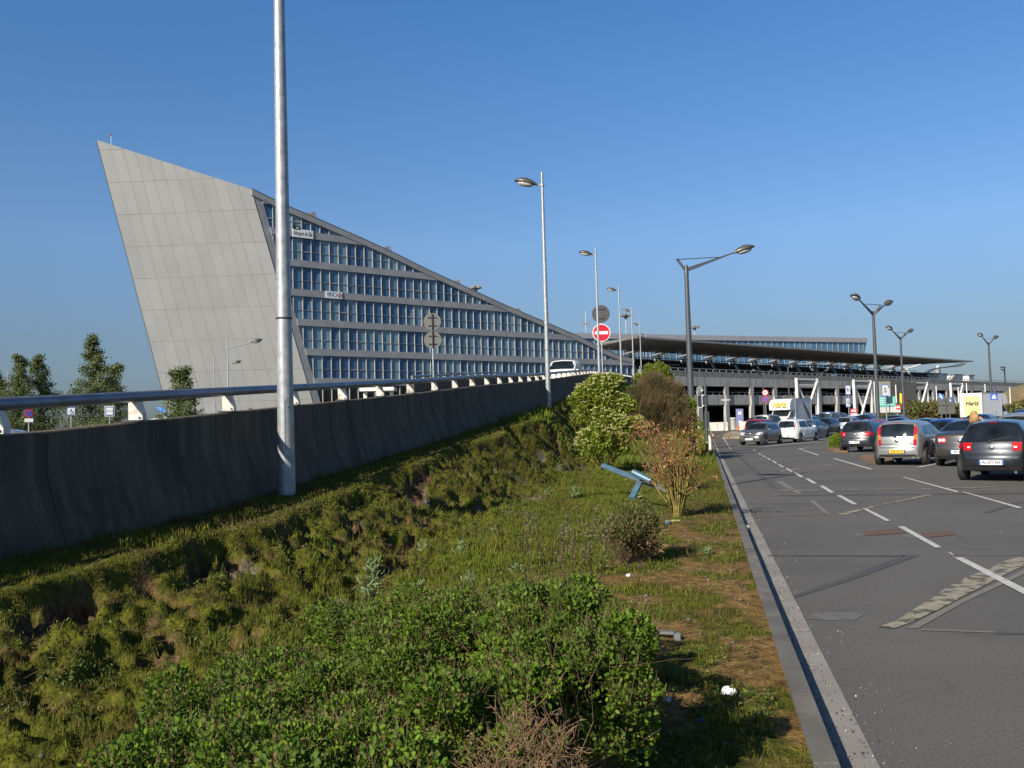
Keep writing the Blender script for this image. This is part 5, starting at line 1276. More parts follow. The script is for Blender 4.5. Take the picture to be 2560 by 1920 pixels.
def small_sign(label, u, v, y, size, kind, name='road_sign', extra=None, nd=None):
    P = A(u, v, y); g0 = gz(P.x, y); t = thing(name, label, 'sign', (P.x, y, g0)); h = P.z-g0; post(t, None, h+size*.45, .035)
    d = Vector(nd) if nd else Vector((-P.x, -y, 0)).normalized(); d.normalize(); rz = math.atan2(d.x, -d.y); Mr = Matrix.Rotation(rz, 3, 'Z')
    def pl(mb, cx, cz, w_, hh, off_, m=0): mb.box(Mr @ Vector((cx, -.05-off_, cz)), (w_, .012, hh), m, rz=rz)
    def dc(mb, cz, r, off_, m=0): mb.cyl(Mr @ Vector((0, -.05-off_, cz)), Mr @ Vector((0, -.062-off_, cz)), r, n=24, m=m)
    def tx(s_, cx, cz, hgt, mt, par, wd, off_=.03, shear=0): text(s_, hgt, face_mat(Mr @ Vector((cx, -.05-off_, cz)), d), mt, par, width=wd, bold=.012, shear=shear)
    mb = MB()
    if kind == 'nopark': dc(mb, h, size/2, 0, 0); dc(mb, h, size*.39, .012, 1); mb.bar(Mr @ Vector((-size*.28, -.08, h-size*.28)), Mr @ Vector((size*.28, -.08, h+size*.28)), .012, size*.09, 0) ; b = mb.build('disc', [red_s, blue_s], t)
    elif kind == '30':
        dc(mb, h, size/2, 0, 0); dc(mb, h, size*.36, .012, 1); b = mb.build('disc', [red_s, white_s], t); tx('30', 0, h, size*.42, inkm, b, size*.42)
    elif kind == 'wheelchair':
        pl(mb, 0, h, size, size, 0, 0); pl(mb, 0, h, size*.86, size*.86, .013, 1); b = mb.build('board', [blue_s, white_s], t)
        m2 = MB(); f = lambda a, c: Mr @ Vector((a*size, -.085, h+c*size)); m2.ell(f(-.05, .28), (.05*size, .01, .05*size), 8, 5); m2.bar(f(-.05, .22), f(-.03, 0), .02, .05*size); m2.bar(f(-.03, 0), f(.16, 0), .02, .05*size); m2.bar(f(.16, 0), f(.24, -.22), .02, .05*size)
        m2.tube([f(-.03+.17*math.cos(a), -.13+.17*math.sin(a)) for a in np.linspace(1.9, 6.3, 12)], .02*size, 5); m2.build('symbol', blue_s, b)
    elif kind == 'frame':
        pl(mb, 0, h, size, size*1.15, 0, 1); pl(mb, 0, h, size*.86, size*.98, .013, 0); pl(mb, 0, h, size*.68, size*.80, .026, 1); pl(mb, 0, h, size*.68, size*.06, .03, 0); b = mb.build('board', [blue_s, white_s], t)
    elif kind.startswith('letter'):
        hh = size*2.0; pl(mb, 0, h, size, hh, 0, 0); pl(mb, 0, h, size*.84, hh*.84, .013, 1); b = mb.build('board', [blue_s, mat('dull white board', (.42, .44, .46), .5)], t); tx(kind[6:], 0, h, size*1.1, inkm, b, size*.46)
    elif kind == 'avis':
        pl(mb, 0, h, size, size*.72, 0, 0); pl(mb, 0, h-size*.62, size, size*.46, 0, 1); b = mb.build('board', [red_s, mat('grey board', (.4, .4, .4), .5), white_s], t); tx('AVIS', 0, h, size*.42, white_s, b, size*.78)
    elif kind == 'parking':
        pl(mb, 0, h, size, size, 0, 0); b = mb.build('board', [blue_s, white_s], t); mb2 = MB(); mb2.prism([Mr @ Vector((a*size, -.075, h+c*size)) for a, c in ((-.3, -.25), (.3, -.25), (.1, .3), (-.1, .3))], Mr @ Vector((0, -.01, 0))); mb2.build('symbol', white_s, b)
    if extra == 'plate':
        mb = MB(); pl(mb, 0, h-size*.78, size*.9, size*.42, 0); mb.build('lower_plate', white_s, t)
    if extra == 'nopark2':
        mb = MB(); dc(mb, h-size*1.08, size/2, 0, 0); dc(mb, h-size*1.08, size*.39, .012, 1); mb.bar(Mr @ Vector((-size*.28, -.08, h-size*1.36)), Mr @ Vector((size*.28, -.08, h-size*.80)), .012, size*.09, 0); mb.build('disc', [red_s, blue_s], t)
    return t
small_sign('round no-parking sign with white plate below, at the left under the blue rail', 72, 1034, 44, .42, 'nopark', extra='plate')
small_sign('blue square wheelchair sign seen between rail and wall', 178, 1028, 50, .42, 'wheelchair')
small_sign('blue-framed white square sign with a bar, left of the first bracket', 274, 1028, 50, .50, 'frame')
small_sign('speed sign 30 above a no-parking disc, left of the white box truck', 1913, 981.5, 118, .82, '30', extra='nopark2')
small_sign('tall board with letter h above the rental rows', 2120, 975, 100, .54, 'letterh', name='letter_board')
small_sign('board with letter G, beneath the letter h board', 2121, 1006, 100.6, .54, 'letterG', name='letter_board')
small_sign('big board with letter S beside the tallest double lamp', 2213, 976, 74, .50, 'letterS', name='letter_board')
small_sign('red rental sign right of the boards with h and G', 2134, 1027, 88, .60, 'avis', name='rental_sign')
small_sign('red rental sign right of the green panels', 2243, 1018, 88, .60, 'avis', name='rental_sign')
small_sign('blue and white parking sign on the white box behind the farthest double lamp', 2485, 992, 84, .62, 'parking', name='parking_sign')
small_sign('small blue sign left of the narrow white frame', 2352, 993, 112, .7, 'parking', name='parking_sign')
small_sign('small blue sign right of and below the narrow white frame', 2373, 1000, 112, .7, 'parking', name='parking_sign')
# green double panel
y = 75; P = A(2216, 1004, y); g0 = gz(P.x, y); t = thing('green_panel', 'pair of sea-green panels over grey ones, under the letter S board', 'sign', (P.x, y, g0)); post(t, None, P.z-g0+.7, .06, dgrey); d = Vector((-P.x, -y, 0)).normalized(); rz = math.atan2(d.x, -d.y); Mr = Matrix.Rotation(rz, 3, 'Z')
gm = mat('sea green board', (.05, .33, .26), .5, 0, .06, 2)
for sx in (-.42, .36):
    m = MB(); m.box(Mr @ Vector((sx, -.09, P.z-g0)), (.70, .03, .85), rz=rz); b = m.build('board', gm, t)
    m = MB(); m.box(Mr @ Vector((sx, -.09, P.z-g0-.68)), (.70, .03, .46), rz=rz); m.build('lower_board', mat('grey board', (.4, .4, .4), .5), t)
    m = MB()
    for k in range(4): m.box(Mr @ Vector((sx-.02, -.112, P.z-g0+.28-.17*k)), (.5, .008, .035), rz=rz)
    m.build('text_lines', white_s, b)
y = 112; P = A(2365, 1014, y); g0 = gz(P.x, y); t = thing('grey_notice_board', 'grey notice board of four squares seen from behind among the shrubs', 'sign', (P.x, y, g0)); post(t, None, P.z-g0+.9, .06, dgrey); m = MB()
for sx in (-.55, .55):
    for sz in (-.55, .55): m.box((sx, -.09, P.z-g0+sz), (1.0, .03, 1.0))
m.build('board', mat('pale sign back', (.13, .13, .118), .5, .2, .08, 5), t)
# ticket totem, bin, cone, concrete blocks
def onlot(u, v): g_ = G(u, v); return g_
x = AX(1850, 108, 1); t = thing('totem_sign', 'lilac-blue totem board with small white emblem at the deck entrance', 'sign', (x, 108, .5)); m = MB(); m.box((0, 0, 1.35), (.85, .12, 2.3)); b = m.build('board', mat('totem blue', (.20, .21, .40), .5, 0, .05, 4), t)
m = MB(); m.box((0, -.066, 2.0), (.36, .01, .36)); m.box((0, -.066, 1.0), (.4, .01, .12)); m.build('emblem', white_s, b); text('P', .3, face_mat((0, -.074, 2.0), (0, -1, 0)), blue_s, b); m = MB(); m.box((0, 0, .1), (1.0, .4, .2)); m.build('foot', conc_l, t)
x = AX(1834, 110, 1); t = thing('litter_bin', 'pale cylindrical litter bin with flared lid by the totem board', 'bin', (x, 110, .5)); m = MB(); m.cyl((0, 0, 0), (0, 0, 1.3), .38, .36, 14); m.build('drum', conc_l, t, smooth=True); m = MB(); m.cyl((0, 0, 1.301), (0, 0, 1.5), .44, .40, 14); m.build('lid', conc_l, t, smooth=True)
x = AX(1844, 107, 1); t = thing('traffic_cone', 'small orange traffic cone at the foot of the totem board', 'cone', (x, 107, .5)); m = MB(); m.cyl((0, 0, .04), (0, 0, .7), .18, .03, 12); m.build('cone', mat('cone orange', (.7, .14, .03), .5), t, smooth=True); m = MB(); m.box((0, 0, .02), (.45, .45, .04)); m.build('foot', mat('cone orange', (.7, .14, .03), .5), t)
blk = mat('concrete block', (.64, .60, .52), .85, 0, .06, 1.5, dirt=((.5, .47, .41), 1))
ux = [(1767, 1793, 'first pale concrete block from the kerb, closing the lane'), (1793.5, 1819, 'second pale concrete block from the kerb, closing the lane'), (1848, 1874, 'pale concrete block behind the red small car')]
for a, b_, lb in ux:
    y = 104; x0_, x1_ = AX(a, y, .9), AX(b_, y, .9); m = MB(((x0_+x1_)/2, y, .48)); k = x1_-x0_-.03
    X0 = (x0_+x1_)/2; m.prism([(X0-k/2, y-.28, .48), (X0-k/2, y+.28, .48), (X0-k/2, y+.22, .70), (X0-k/2, y+.10, .8), (X0-k/2, y+.09, 1.48), (X0-k/2, y-.09, 1.48), (X0-k/2, y-.10, .8), (X0-k/2, y-.22, .70)], (k, 0, 0))
    o = m.build('concrete_block', blk); tag(o, lb, 'concrete block', 'concrete blocks before the deck')
# traffic island kerbs and earth patches
def island(name, pts, z, m_, kd='structure'):
    mb = MB(); P = [G(u, v) for u, v in pts]; vs = [(p.x, p.y, gz(p.x, p.y)-.05) for p in P]; mb.prism(vs, (0, 0, z+.05)); return tag(mb.build(name, m_), kind=kd)
island('traffic_island', [(1806, 1091), (1845, 1091), (1872, 1086), (1872, 1080), (1830, 1080), (1812, 1083)], .16, mat('island stone', (.32, .27, .19), .9, 0, .2, 2))
dm = mat('island earth', (.20, .12, .06), .95, 0, .3, 6, .6, 40, dirt=((.12, .10, .04), 3))
island('traffic_island', [(2148, 1146), (2160, 1154), (2192, 1160), (2230, 1160), (2235, 1141), (2190, 1140), (2160, 1141)], .07, dm)
island('traffic_island', [(2066, 1124), (2085, 1130), (2120, 1131), (2120, 1108), (2090, 1106), (2070, 1112)], .08, dm)
# camera post by the big lamp
y = 41.5; x = AX(1768, y, .5); xk_ = xk(y)-.45; t = thing('signal_post', 'dark post crowded with boxes, a round mirror back and small white lamps, right of the big lamp pole', 'signal post', (xk_, y, .1))
t['label'] = 'dark post crowded with boxes and small white lamps, right of the big lamp pole'
def loc(u, v): p = A(u, v, y); return p-Vector((xk_, y, .1))
m = MB(); m.cyl((0, 0, -.1), (0, 0, loc(1747, 962).z), .07, n=10); m.build('post', dgrey, t, smooth=True)
m = MB(); c = loc(1748, 973); c.y = -.10; disc(m, c, .145, (0, -1, 0), .03); m.build('mirror', sback, t)
m = MB(); c = loc(1747, 1003); c.x += .02; m.box((c.x, -.14, c.z), (.15, .12, .52)); m.build('signal_box', black, t); m = MB(); m.box((c.x+.09, -.14, c.z), (.025, .13, .56)); m.box((c.x, -.14, c.z-.29), (.17, .13, .025)); m.build('box_frame', white, t)
for (u, v) in ((1751, 977), (1753, 989), (1754, 1015)):
    m = MB(); c = loc(u, v); m.ell((c.x+.05, -.12, c.z), (.045, .05, .045), 10, 6); m.bar((0, -.03, c.z), (c.x+.05, -.10, c.z), .02); m.build('small_lamp', white_s, t, smooth='all')
m = MB(); m.box((.03, .06, loc(1750, 1040).z-.2), (.2, .2, .8)); m.build('cabinet', dgrey, t)
y = 47; t = thing('marker_post', 'short cream marker post at the kerb past the big lamp', 'marker post', (xk(y)-.35, y, .1)); m = MB(); m.prism([(-.10, -.07, 0), (.10, -.07, 0), (.10, -.07, .72), (-.10, -.07, .85)], (0, .14, 0)); m.build('post', white, t)
tz = MB(); 
# information post with a small board at the deck entrance
y = 120; x = AX(1814, y, 4); t = thing('entrance_gauge', 'small pale board on a thin pole before the deck entrance', 'sign', (x, y, .5)); post(t, None, 4.6, .06); m = MB(); m.box((0, -.08, 3.9), (1.2, .05, .26)); m.build('board', conc_l, t)
# flags
def flag(label, u, y, top_v, cols, drop=1.6, wd=1.3):
    P = A(u, top_v, y); g0 = gz(P.x, y); t = thing('flagpole', label, 'flagpole', (P.x, y, g0), group='white flagpoles'); h = P.z-g0
    m = MB(); m.cyl((0, 0, 0), (0, 0, h), .10, .06, 8); m.build('pole', white, t, smooth=True)
    if cols:
        n, k = 9, 9; m = MB(); vs = []; fs = []; mi = []
        for i in range(n+1):
            for j in range(k+1):
                a = i/n; b = j/k; vs.append((.08+wd*a*(1-.35*b), .18*math.sin(a*7+b*2)*a, h-1.0-drop*b-.9*a*a))
        for i in range(n):
            for j in range(k): m2 = min(len(cols)-1, int(i/n*len(cols))); fs.append(((i*(k+1)+j, (i+1)*(k+1)+j, (i+1)*(k+1)+j+1, i*(k+1)+j+1), m2))
        b0 = len(m.v); m.v += vs
        for f, q_ in fs: m.f.append(f); m.m.append(q_)
        m.build('flag', [mat('flag '+c_, v_, .7) for c_, v_ in cols], t, smooth='all')
    return t
yel, red_, blu, whi, blk_ = ('yellow', (.75, .48, .02)), ('red', (.55, .02, .03)), ('blue', (.01, .03, .22)), ('white', (.75, .75, .72)), ('black', (.02, .02, .02))
flag('flagpole with black, yellow and red flag beside the green panels', 2239, 122, 962, [blk_, yel, red_], 2.2, 1.3)
flag('flagpole with blue, white and red flag above the shrubs', 2340, 132, 965, [blu, whi, red_], 2.2, 1.2)
flag('tallest bare white flagpole behind the narrow frame', 2416, 132, 958, None)
flag('bare white flagpole between the narrow frame and the yellow-panelled truck', 2395, 132, 968, None)
flag('bare white flagpole rising over the yellow-panelled truck', 2462, 132, 960, None)
flag('bare white flagpole next to the earth mound', 2524, 136, 968, None)
flag('bare white flagpole left of the green panels', 2222, 124, 970, None)

# litter and debris
def crumple(name, label, loc, s, m_, cat='litter'):
    rd = random.Random(hash(label) % 999); mb = MB(loc); bm_ = 9; vs = []; fs = []
    for j in range(6):
        for i in range(bm_): a = 2*math.pi*i/bm_; ph = math.pi*(j+.5)/6; r = s*(.6+.55*rd.random()); vs.append((loc[0]+r*math.sin(ph)*math.cos(a), loc[1]+r*math.sin(ph)*math.sin(a)*.8, loc[2]+s*.35+r*.62*math.cos(ph)))
    for j in range(5):
        for i in range(bm_): fs.append((j*bm_+i, (j+1)*bm_+i, (j+1)*bm_+(i+1) % bm_, j*bm_+(i+1) % bm_))
    mb.add(vs, fs+[tuple(range(bm_)), tuple(range(5*bm_, 6*bm_))[::-1]]); o = mb.build(name, m_); return tag(o, label, cat)
paper = mat('white paper', (.75, .75, .76), .6, 0, .05, 20)
p = G(1822, 1738, .1); crumple('paper_litter', 'crumpled white tissue on the dark soil at the lower right', (p.x, p.y, EZ(p.x, p.y)), .048, paper)
p = G(1864, 1326, .0); crumple('plastic_litter', 'crumpled clear plastic lying in the gutter', (p.x, p.y, .01), .07, mat('clear litter', (.45, .46, .48), .3, 0, .3, 20))
p = G(1571, 1415, .2); crumple('paper_litter', 'tiny white scrap in front of the brownish shrub', (p.x, p.y, EZ(p.x, p.y)), .028, paper)
p = G(1670, 1752, .1); crumple('plastic_litter', 'small torn grey scrap in the hedge shadow', (p.x, p.y, EZ(p.x, p.y)), .025, mat('clear litter', (.45, .46, .48), .3, 0, .3, 20))
p = G(1750, 1800, .1); crumple('bottle_cap', 'blue bottle cap near the edge of the hedge shadow', (p.x, p.y, EZ(p.x, p.y)), .018, blue_s)
p = G(1668, 1590, .12); z = EZ(p.x, p.y); t = thing('plank', 'short grey board lying at the right end of the hedge', 'board', (p.x, p.y, z)); m = MB(); m.bar((-.10, .08, .03), (.05, -.03, .05), .05, .012); m.build('board', mat('grey board wood', (.14, .16, .18), .7, 0, .15, 10), t); m = MB(); m.box((.06, -.05, .025), (.04, .04, .05)); m.build('block', mat('grey board wood', (.14, .16, .18), .7, 0, .15, 10), t)
p = G(1682, 1296, .15); t = thing('cardboard', 'flat piece of yellowish cardboard at the foot of the dried bush', 'litter', (p.x, p.y, EZ(p.x, p.y)+.02)); m = MB(); m.box((0, 0, 0), (.19, .12, .012), rz=.3); m.build('sheet', mat('cardboard', (.5, .40, .18), .8), t)
# fallen blue metal post with cross piece
bm2 = mat('pale blue metal', (.10, .19, .27), .38, .3, .15, 5, dirt=((.09, .14, .20), 6))
Y0 = 15.5
t = thing('fallen_post', 'fallen pale blue metal beam with a cross tube and one upturned leg', 'metal frame', (A(1600, 1215, Y0).x, Y0, EZ(A(1600, 1215, Y0).x, Y0))); O = Vector(t.location)
a, b = A(1506, 1164, 16.2), A(1655, 1222, 15.2); m = MB(O); m.bar(a, b, .09, .05); m.bar(a+Vector((0, -.05, .02)), b+Vector((0, -.05, .02)), .02, .06); m.bar(b, A(1700, 1240, 14.8), .07, .04); m.build('beam', bm2, t)
m = MB(O); m.cyl(A(1582, 1180, 15.3), A(1628, 1203, 15.1), .055, n=14); m.build('cross_tube', bm2, t, smooth=True)
m = MB(O); m.bar(A(1600, 1205, 15.4), A(1580, 1245, 15.1), .10, .04); m.build('leg', bm2, t)
for (u, v, lb) in ((1595, 1262, 'pale blue broken scrap left of the dried bush base'), (1622, 1273, 'blue plastic shard below the fallen post'), (1668, 1277, 'bluish crushed can by the dried bush stems')):
    p = G(u, v, .3); crumple('metal_scrap', lb, (p.x, p.y, EZ(p.x, p.y)), .05, bm2)

# airliner in the distance, left
y = 260; P = A(425, 1043, y); t = thing('airliner', 'distant white airliner with a blue tail fin behind the small tree', 'aeroplane', (P.x, y, 0)); z0 = P.z; O = Vector((P.x, y, 0))
m = MB(O); m.ell((P.x+8, y, z0-1.4), (16, 1.9, 1.9), 20, 10); m.build('fuselage', white, t, smooth='all')
q = A(402, 1026, y); m = MB(O); m.prism([(q.x+4.5, y-.2, z0-.2), (q.x+1.6, y-.2, z0-.2), (q.x-1.2, y-.2, q.z+1.0), (q.x-.2, y-.2, q.z+1.0)], (0, .4, 0)); m.build('tail_fin', mat('fin blue', (.05, .22, .62), .4), t)
m = MB(O); m.prism([(P.x+6, y-1.5, z0-2.2), (P.x+11, y-1.5, z0-2.2), (P.x+3, y-15, z0-1.4), (P.x+1, y-15, z0-1.4)], (0, 0, .25)); m.build('wing', white, t)
# ================================================================ vegetation
def rot_frames(d):
    "unit side and normal for each direction"
    up = rng.normal(size=d.shape); s_ = np.cross(d, up); s_ /= np.linalg.norm(s_, axis=1, keepdims=True)+1e-9
    return s_, np.cross(s_, d)
def unit(v): return v/(np.linalg.norm(v, axis=1, keepdims=True)+1e-9)
def leaves(name, P, D, size, m, parent=None, wide=.45, fold=.25, origin=(0, 0, 0), rnd=None, shade=None):
    "P points, D growth directions: one folded six-cornered leaf at each point"
    N = len(P); D = unit(D); S, Nn = rot_frames(D); L = (np.asarray(size)*np.ones(N))[:, None]; w_ = L*wide
    prof = [(0, 0, 0), (.30, -.8, 1), (.68, -.75, 1), (1, 0, .2), (.68, .75, 1), (.30, .8, 1)]
    V = np.stack([P+D*L*a+S*w_*b*.6+Nn*w_*fold*c*(1 if abs(b) > 0 else -.2) for a, b, c in prof], 1)-np.array(origin)
    b = np.arange(N)[:, None]*6; Q = np.concatenate([b+np.array([[0, 1, 2, 3]]), b+np.array([[0, 3, 4, 5]])], 0)
    r = rng.random(N) if rnd is None else rnd
    return np_mesh(name, V.reshape(-1, 3), Q, m, parent, attr={'rnd': np.repeat(r, 6)}, origin=None if parent else origin)
def twigs(name, A_, B_, ra, rb, m, parent=None, origin=(0, 0, 0)):
    A_, B_ = np.asarray(A_, float), np.asarray(B_, float); N = len(A_); D = unit(B_-A_); S, Nn = rot_frames(D)
    ra = (np.asarray(ra)*np.ones(N))[:, None]; rb = (np.asarray(rb)*np.ones(N))[:, None]; V = []
    for k in range(3):
        t = 2*math.pi*k/3; e = S*math.cos(t)+Nn*math.sin(t); V += [A_+e*ra, B_+e*rb]
    V = np.stack(V, 1)-np.array(origin); b = np.arange(N)[:, None]*6
    Q = np.concatenate([b+np.array([[0, 1, 3, 2]]), b+np.array([[2, 3, 5, 4]]), b+np.array([[4, 5, 1, 0]])], 0)
    return np_mesh(name, V.reshape(-1, 3), Q, m, parent, attr={'rnd': np.repeat(rng.random(N), 6)}, origin=None if parent else origin)
def branching(base, n, h, spread, seg=6, wob=.06, r=.006, up=1.0, fork=.5, gen=2):
    "segments of n stems rising from base, wobbling and forking"
    A_, B_, RA, RB, tips = [], [], [], [], []
    def grow(p, d, L, r_, g):
        k = seg if g == gen else max(2, seg-2); st = L/k
        for i in range(k):
            d = (d+Vector(rng.normal(size=3)*wob)).normalized(); q = p+d*st; rr = r_*(1-.75*(i+1)/k)
            A_.append(p); B_.append(q); RA.append(r_*(1-.75*i/k)); RB.append(rr)
            if g > 0 and rng.random() < fork and i > 0: grow(q, (d+Vector(rng.normal(size=3)*.55)).normalized(), L*.45, rr*.8, g-1)
            p = q
        tips.append(tuple(p))
    for i in range(n):
        a = rng.random()*6.283; s_ = spread*math.sqrt(rng.random())
        grow(Vector(base)+Vector((math.cos(a)*.05, math.sin(a)*.05, 0))*min(1, spread*3), Vector((math.cos(a)*s_, math.sin(a)*s_, up)).normalized(), h*(.7+.5*rng.random()), r*(.7+.6*rng.random()), gen)
    return np.array(A_), np.array(B_), np.array(RA), np.array(RB), np.array(tips)
def lobe_points(lobes, N, shell=.22, low=-.5):
    "points in the outer shell of overlapping ellipsoids, thinned by noise so that gaps stay"
    w_ = np.array([l[1][0]*l[1][1]+l[1][2]*l[1][0] for l in lobes]); w_ = w_/w_.sum(); P = []; D = []
    for (c, r), ww in zip(lobes, w_):
        n = int(N*ww*1.5); d = unit(rng.normal(size=(n, 3))); d = d[d[:, 2] > low]; n = len(d)
        k = 1-np.abs(rng.normal(size=n))*shell; wv = 1+.22*(fb(d[:, 0]*3+c[0]*5, d[:, 1]*3+d[:, 2]*4+c[1], 7, 3)-.5)*2
        p = np.array(c)+d*np.array(r)*(np.clip(k, .05, 1.1)*wv)[:, None]
        keep = fb(p[:, 0]*4/max(r), p[:, 1]*4/max(r)+p[:, 2]*3/max(r), 13, 3) > .37+.12*rng.random(n); P.append(p[keep]); D.append(d[keep])
    return np.concatenate(P), np.concatenate(D)
def bush(name, label, cat, base, lobes, N, size, m, stem_m, group=None, wide=.45, stems=12, h=.6, rj=.006, shell=.22, low=-.5, dj=.9):
    t = thing(name, label, cat, base, group=group); P, D = lobe_points(lobes, N, shell, low)
    leaves('foliage', P, D*.55+rng.normal(size=P.shape)*dj*.6+np.array([0, 0, .35]), size*(.6+.7*rng.random(len(P))), m, t, wide, origin=base)
    if stems:
        a, b, ra, rb, tp = branching(base, stems, h, .8, r=rj); twigs('branches', a, b, ra, rb, stem_m, t, base)
    return t
twig_b = mat('brown twigs', (.15, .095, .055), .85, 0, .35, 30)
twig_g = mat('olive stems', (.23, .18, .045), .8, 0, .3, 12)
hedge_leaf = leafmat('hedge leaf', (.032, .085, .006), (.17, .28, .015), (.17, .12, .05), .32, .65, patch=((.085, .14, .018), 5))
hlab = ['low leafy hedge bush at the bottom left corner of the hedge', 'hedge bush in the lower left, with light green shoots', 'hedge bush along the bottom edge left of the dead twigs', 'hedge bush in the middle of the mass, with larger pale leaves',
        'hedge bush at the upper left of the mass, beside the bare soil', 'hedge bush at the top of the mass below the tall thistle', 'bright hedge bush just above the dead twigs', 'hedge bush at the right end casting the long shadow', 'hedge bush at the upper right, in front of the dried stalks']
hb = [(-1.12, 2.45, .50, .46), (-1.08, 3.3, .50, .42), (-.48, 2.3, .45, .62), (-.60, 3.15, .42, .56), (-1.18, 4.15, .50, .34), (-.58, 4.15, .52, .50), (-.22, 3.30, .34, .66), (.16, 3.98, .35, .82), (-.08, 4.35, .46, .70),
      (-.62, 5.25, .52, .52), (.08, 5.15, .50, .62), (-1.15, 5.0, .45, .26), (.27, 3.62, .29, .92), (-.02, 3.06, .20, .60), (-.30, 5.75, .48, .46), (.45, 5.25, .34, .42)]
hlab += ['hedge bush at the very top of the mass, under the dried stalks', 'hedge bush at the top right, next to the brown leafy clump', 'lowest hedge bush at the upper left, merging into mossy ground', 'narrow tall hedge bush shading the soil strip', 'hedge bush directly behind the dead twigs', 'hedge bush farthest up the slope, among weeds', 'small hedge bush farthest right, near the little white scrap']
for (x, y, r, hh), lb in zip(hb, hlab):
    z = EZ(x, y); base = (x, y, z)
    lobes = [((x, y, z+hh*.32), (r*.95, r*.95, hh*.42))]
    for k in range(15): a = rng.random()*6.28; q = .9*r*math.sqrt(rng.random()); rr = r*(.18+.26*rng.random()); lobes.append(((x+q*math.cos(a), y+q*math.sin(a), z+hh*(.50+.38*rng.random())), (rr, rr, rr*.8)))
    t = bush('hedge_bush', lb, 'bush', base, lobes, 26000, .0205, hedge_leaf, twig_b, 'hedge bushes', .60, 16, hh*.85, .004, .22, -.2)
    P, D = lobe_points(lobes, 230, .06, .1); PP = np.repeat(P+D*.012, 12, 0); PP = PP+rng.normal(size=PP.shape)*.011; leaves('dead_heads', PP, rng.normal(size=PP.shape), .009, leafmat('dead flower head', (.09, .05, .028), (.22, .135, .075), None, .1, .9), t, .6, origin=base)
    P, D = lobe_points(lobes, 900, .1, .1); A0 = P-D*.05-np.array([0, 0, .05]); twigs('shoots', A0, P+D*.02+rng.normal(size=P.shape)*.02+np.array([0, 0, .03]), .0016, .0007, twig_b, t, base)
# dead twig bushes
def dead(label, c, r, n):
    z = EZ(c[0], c[1]); base = (c[0], c[1], z); t = thing('dead_bush', label, 'dead bush', base, group='dead twig bushes')
    A_, B_ = [], []
    for i in range(n):
        d = rng.normal(size=3); d /= np.linalg.norm(d); d[2] = abs(d[2])*.9+.05; k = .30+.7*rng.random(); p = np.array([c[0], c[1], z+r[2]*.2])+d*np.array(r)*k
        dd = unit((d*.5+rng.normal(size=3)*.8+np.array([0, 0, .1]))[None])[0]; L = r[0]*(.15+.35*rng.random())
        for s_ in range(3):
            q = p+dd*L/3; A_.append(p); B_.append(q); p = q; dd = unit((dd+rng.normal(size=3)*.28)[None])[0]
            if rng.random() < .6: e = unit((dd+rng.normal(size=3)*.8)[None])[0]; A_.append(p); B_.append(p+e*L*.22)
    twigs('twigs', A_, B_, .0018, .0008, mat('dead twig wood', (.17, .105, .052), .9, 0, .4, 18), t, base)
    a, b, ra, rb, tp = branching(base, 26, r[2]*.75, .7, r=.006, wob=.12); twigs('stems', a, b, ra, rb, twig_b, t, base)
    return t
dead('dense reddish-brown bush of dead twigs at the bottom centre', (.02, 2.48, 0), (.22, .36, .66), 2700)
dead('smaller clump of dead twigs at the bottom edge, left of the dense one', (-.22, 2.12, 0), (.20, .25, .50), 450)

# flowering bush
g_leaf = leafmat('dogwood leaf', (.09, .145, .012), (.27, .33, .035), (.34, .34, .08), .4, .7)
flw = leafmat('cream blossom', (.40, .40, .13), (.58, .55, .26), None, .2)
x, y = 2.62, 26.0; z = EZ(x, y)-.05; base = (x, y, z)
def lb_(u, v, yy, r): p = A(u, v, yy); k = yy/F; return ((p.x, p.y, p.z), (r*k, r*k*.9, r*k*.85))
lobes = [lb_(1500, 970, 26, 40), lb_(1530, 960, 26, 30), lb_(1475, 985, 26, 36), lb_(1510, 1000, 26, 46), lb_(1556, 1018, 26, 38), lb_(1475, 1040, 26, 48), lb_(1525, 1070, 25.8, 58), lb_(1580, 1085, 25.8, 50), lb_(1505, 1110, 25.6, 62), lb_(1445, 1004, 26.2, 24)]
t = bush('flowering_bush', 'tall yellow-green flowering bush with cream blossom heads at the top of the bank', 'bush', base, lobes, 34000, .085, g_leaf, twig_g, None, .5, 22, 1.7, .018, .36)
P, D = lobe_points(lobes, 1000, .05, -.05); P = P+D*.05
k = 16; PP = np.repeat(P, k, 0); off_ = rng.normal(size=PP.shape)*np.array([.032, .032, .012]); leaves('blossoms', PP+off_*.8, rng.normal(size=PP.shape)*.5+np.array([0, 0, 1]), .028, flw, t, .9, origin=base)
# smoky brown dome bush
x, y = AX(1640, 37, 2), 37.0; z = EZ(x, y)-.1; base = (x, y, z); t = thing('broom_bush', 'smoky brown dome-shaped broom bush behind the flowering bush', 'bush', base)
dome = [lb_(1636, 1045, 37, 88), lb_(1622, 1000, 37, 60), lb_(1660, 1002, 37.2, 64), lb_(1635, 968, 37, 46), lb_(1678, 1060, 37, 66), lb_(1592, 1060, 37, 66), lb_(1690, 1040, 37, 40)]
P, D = lobe_points(dome, 26000, .13, -.4); L = (.12+.16*rng.random(len(P)))[:, None]; dd = unit(D*.8+rng.normal(size=P.shape)*.25+np.array([0, 0, .7]))
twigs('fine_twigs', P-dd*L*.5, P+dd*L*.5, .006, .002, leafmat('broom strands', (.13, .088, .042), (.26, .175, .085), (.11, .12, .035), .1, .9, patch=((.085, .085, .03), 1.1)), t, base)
P, D = lobe_points(dome, 16000, .45, -.4); twigs('inner_growth', P-D*.1, P+D*.1+rng.normal(size=P.shape)*.05, .007, .003, leafmat('broom inside', (.06, .045, .024), (.12, .085, .045), None, .1, .9), t, base)
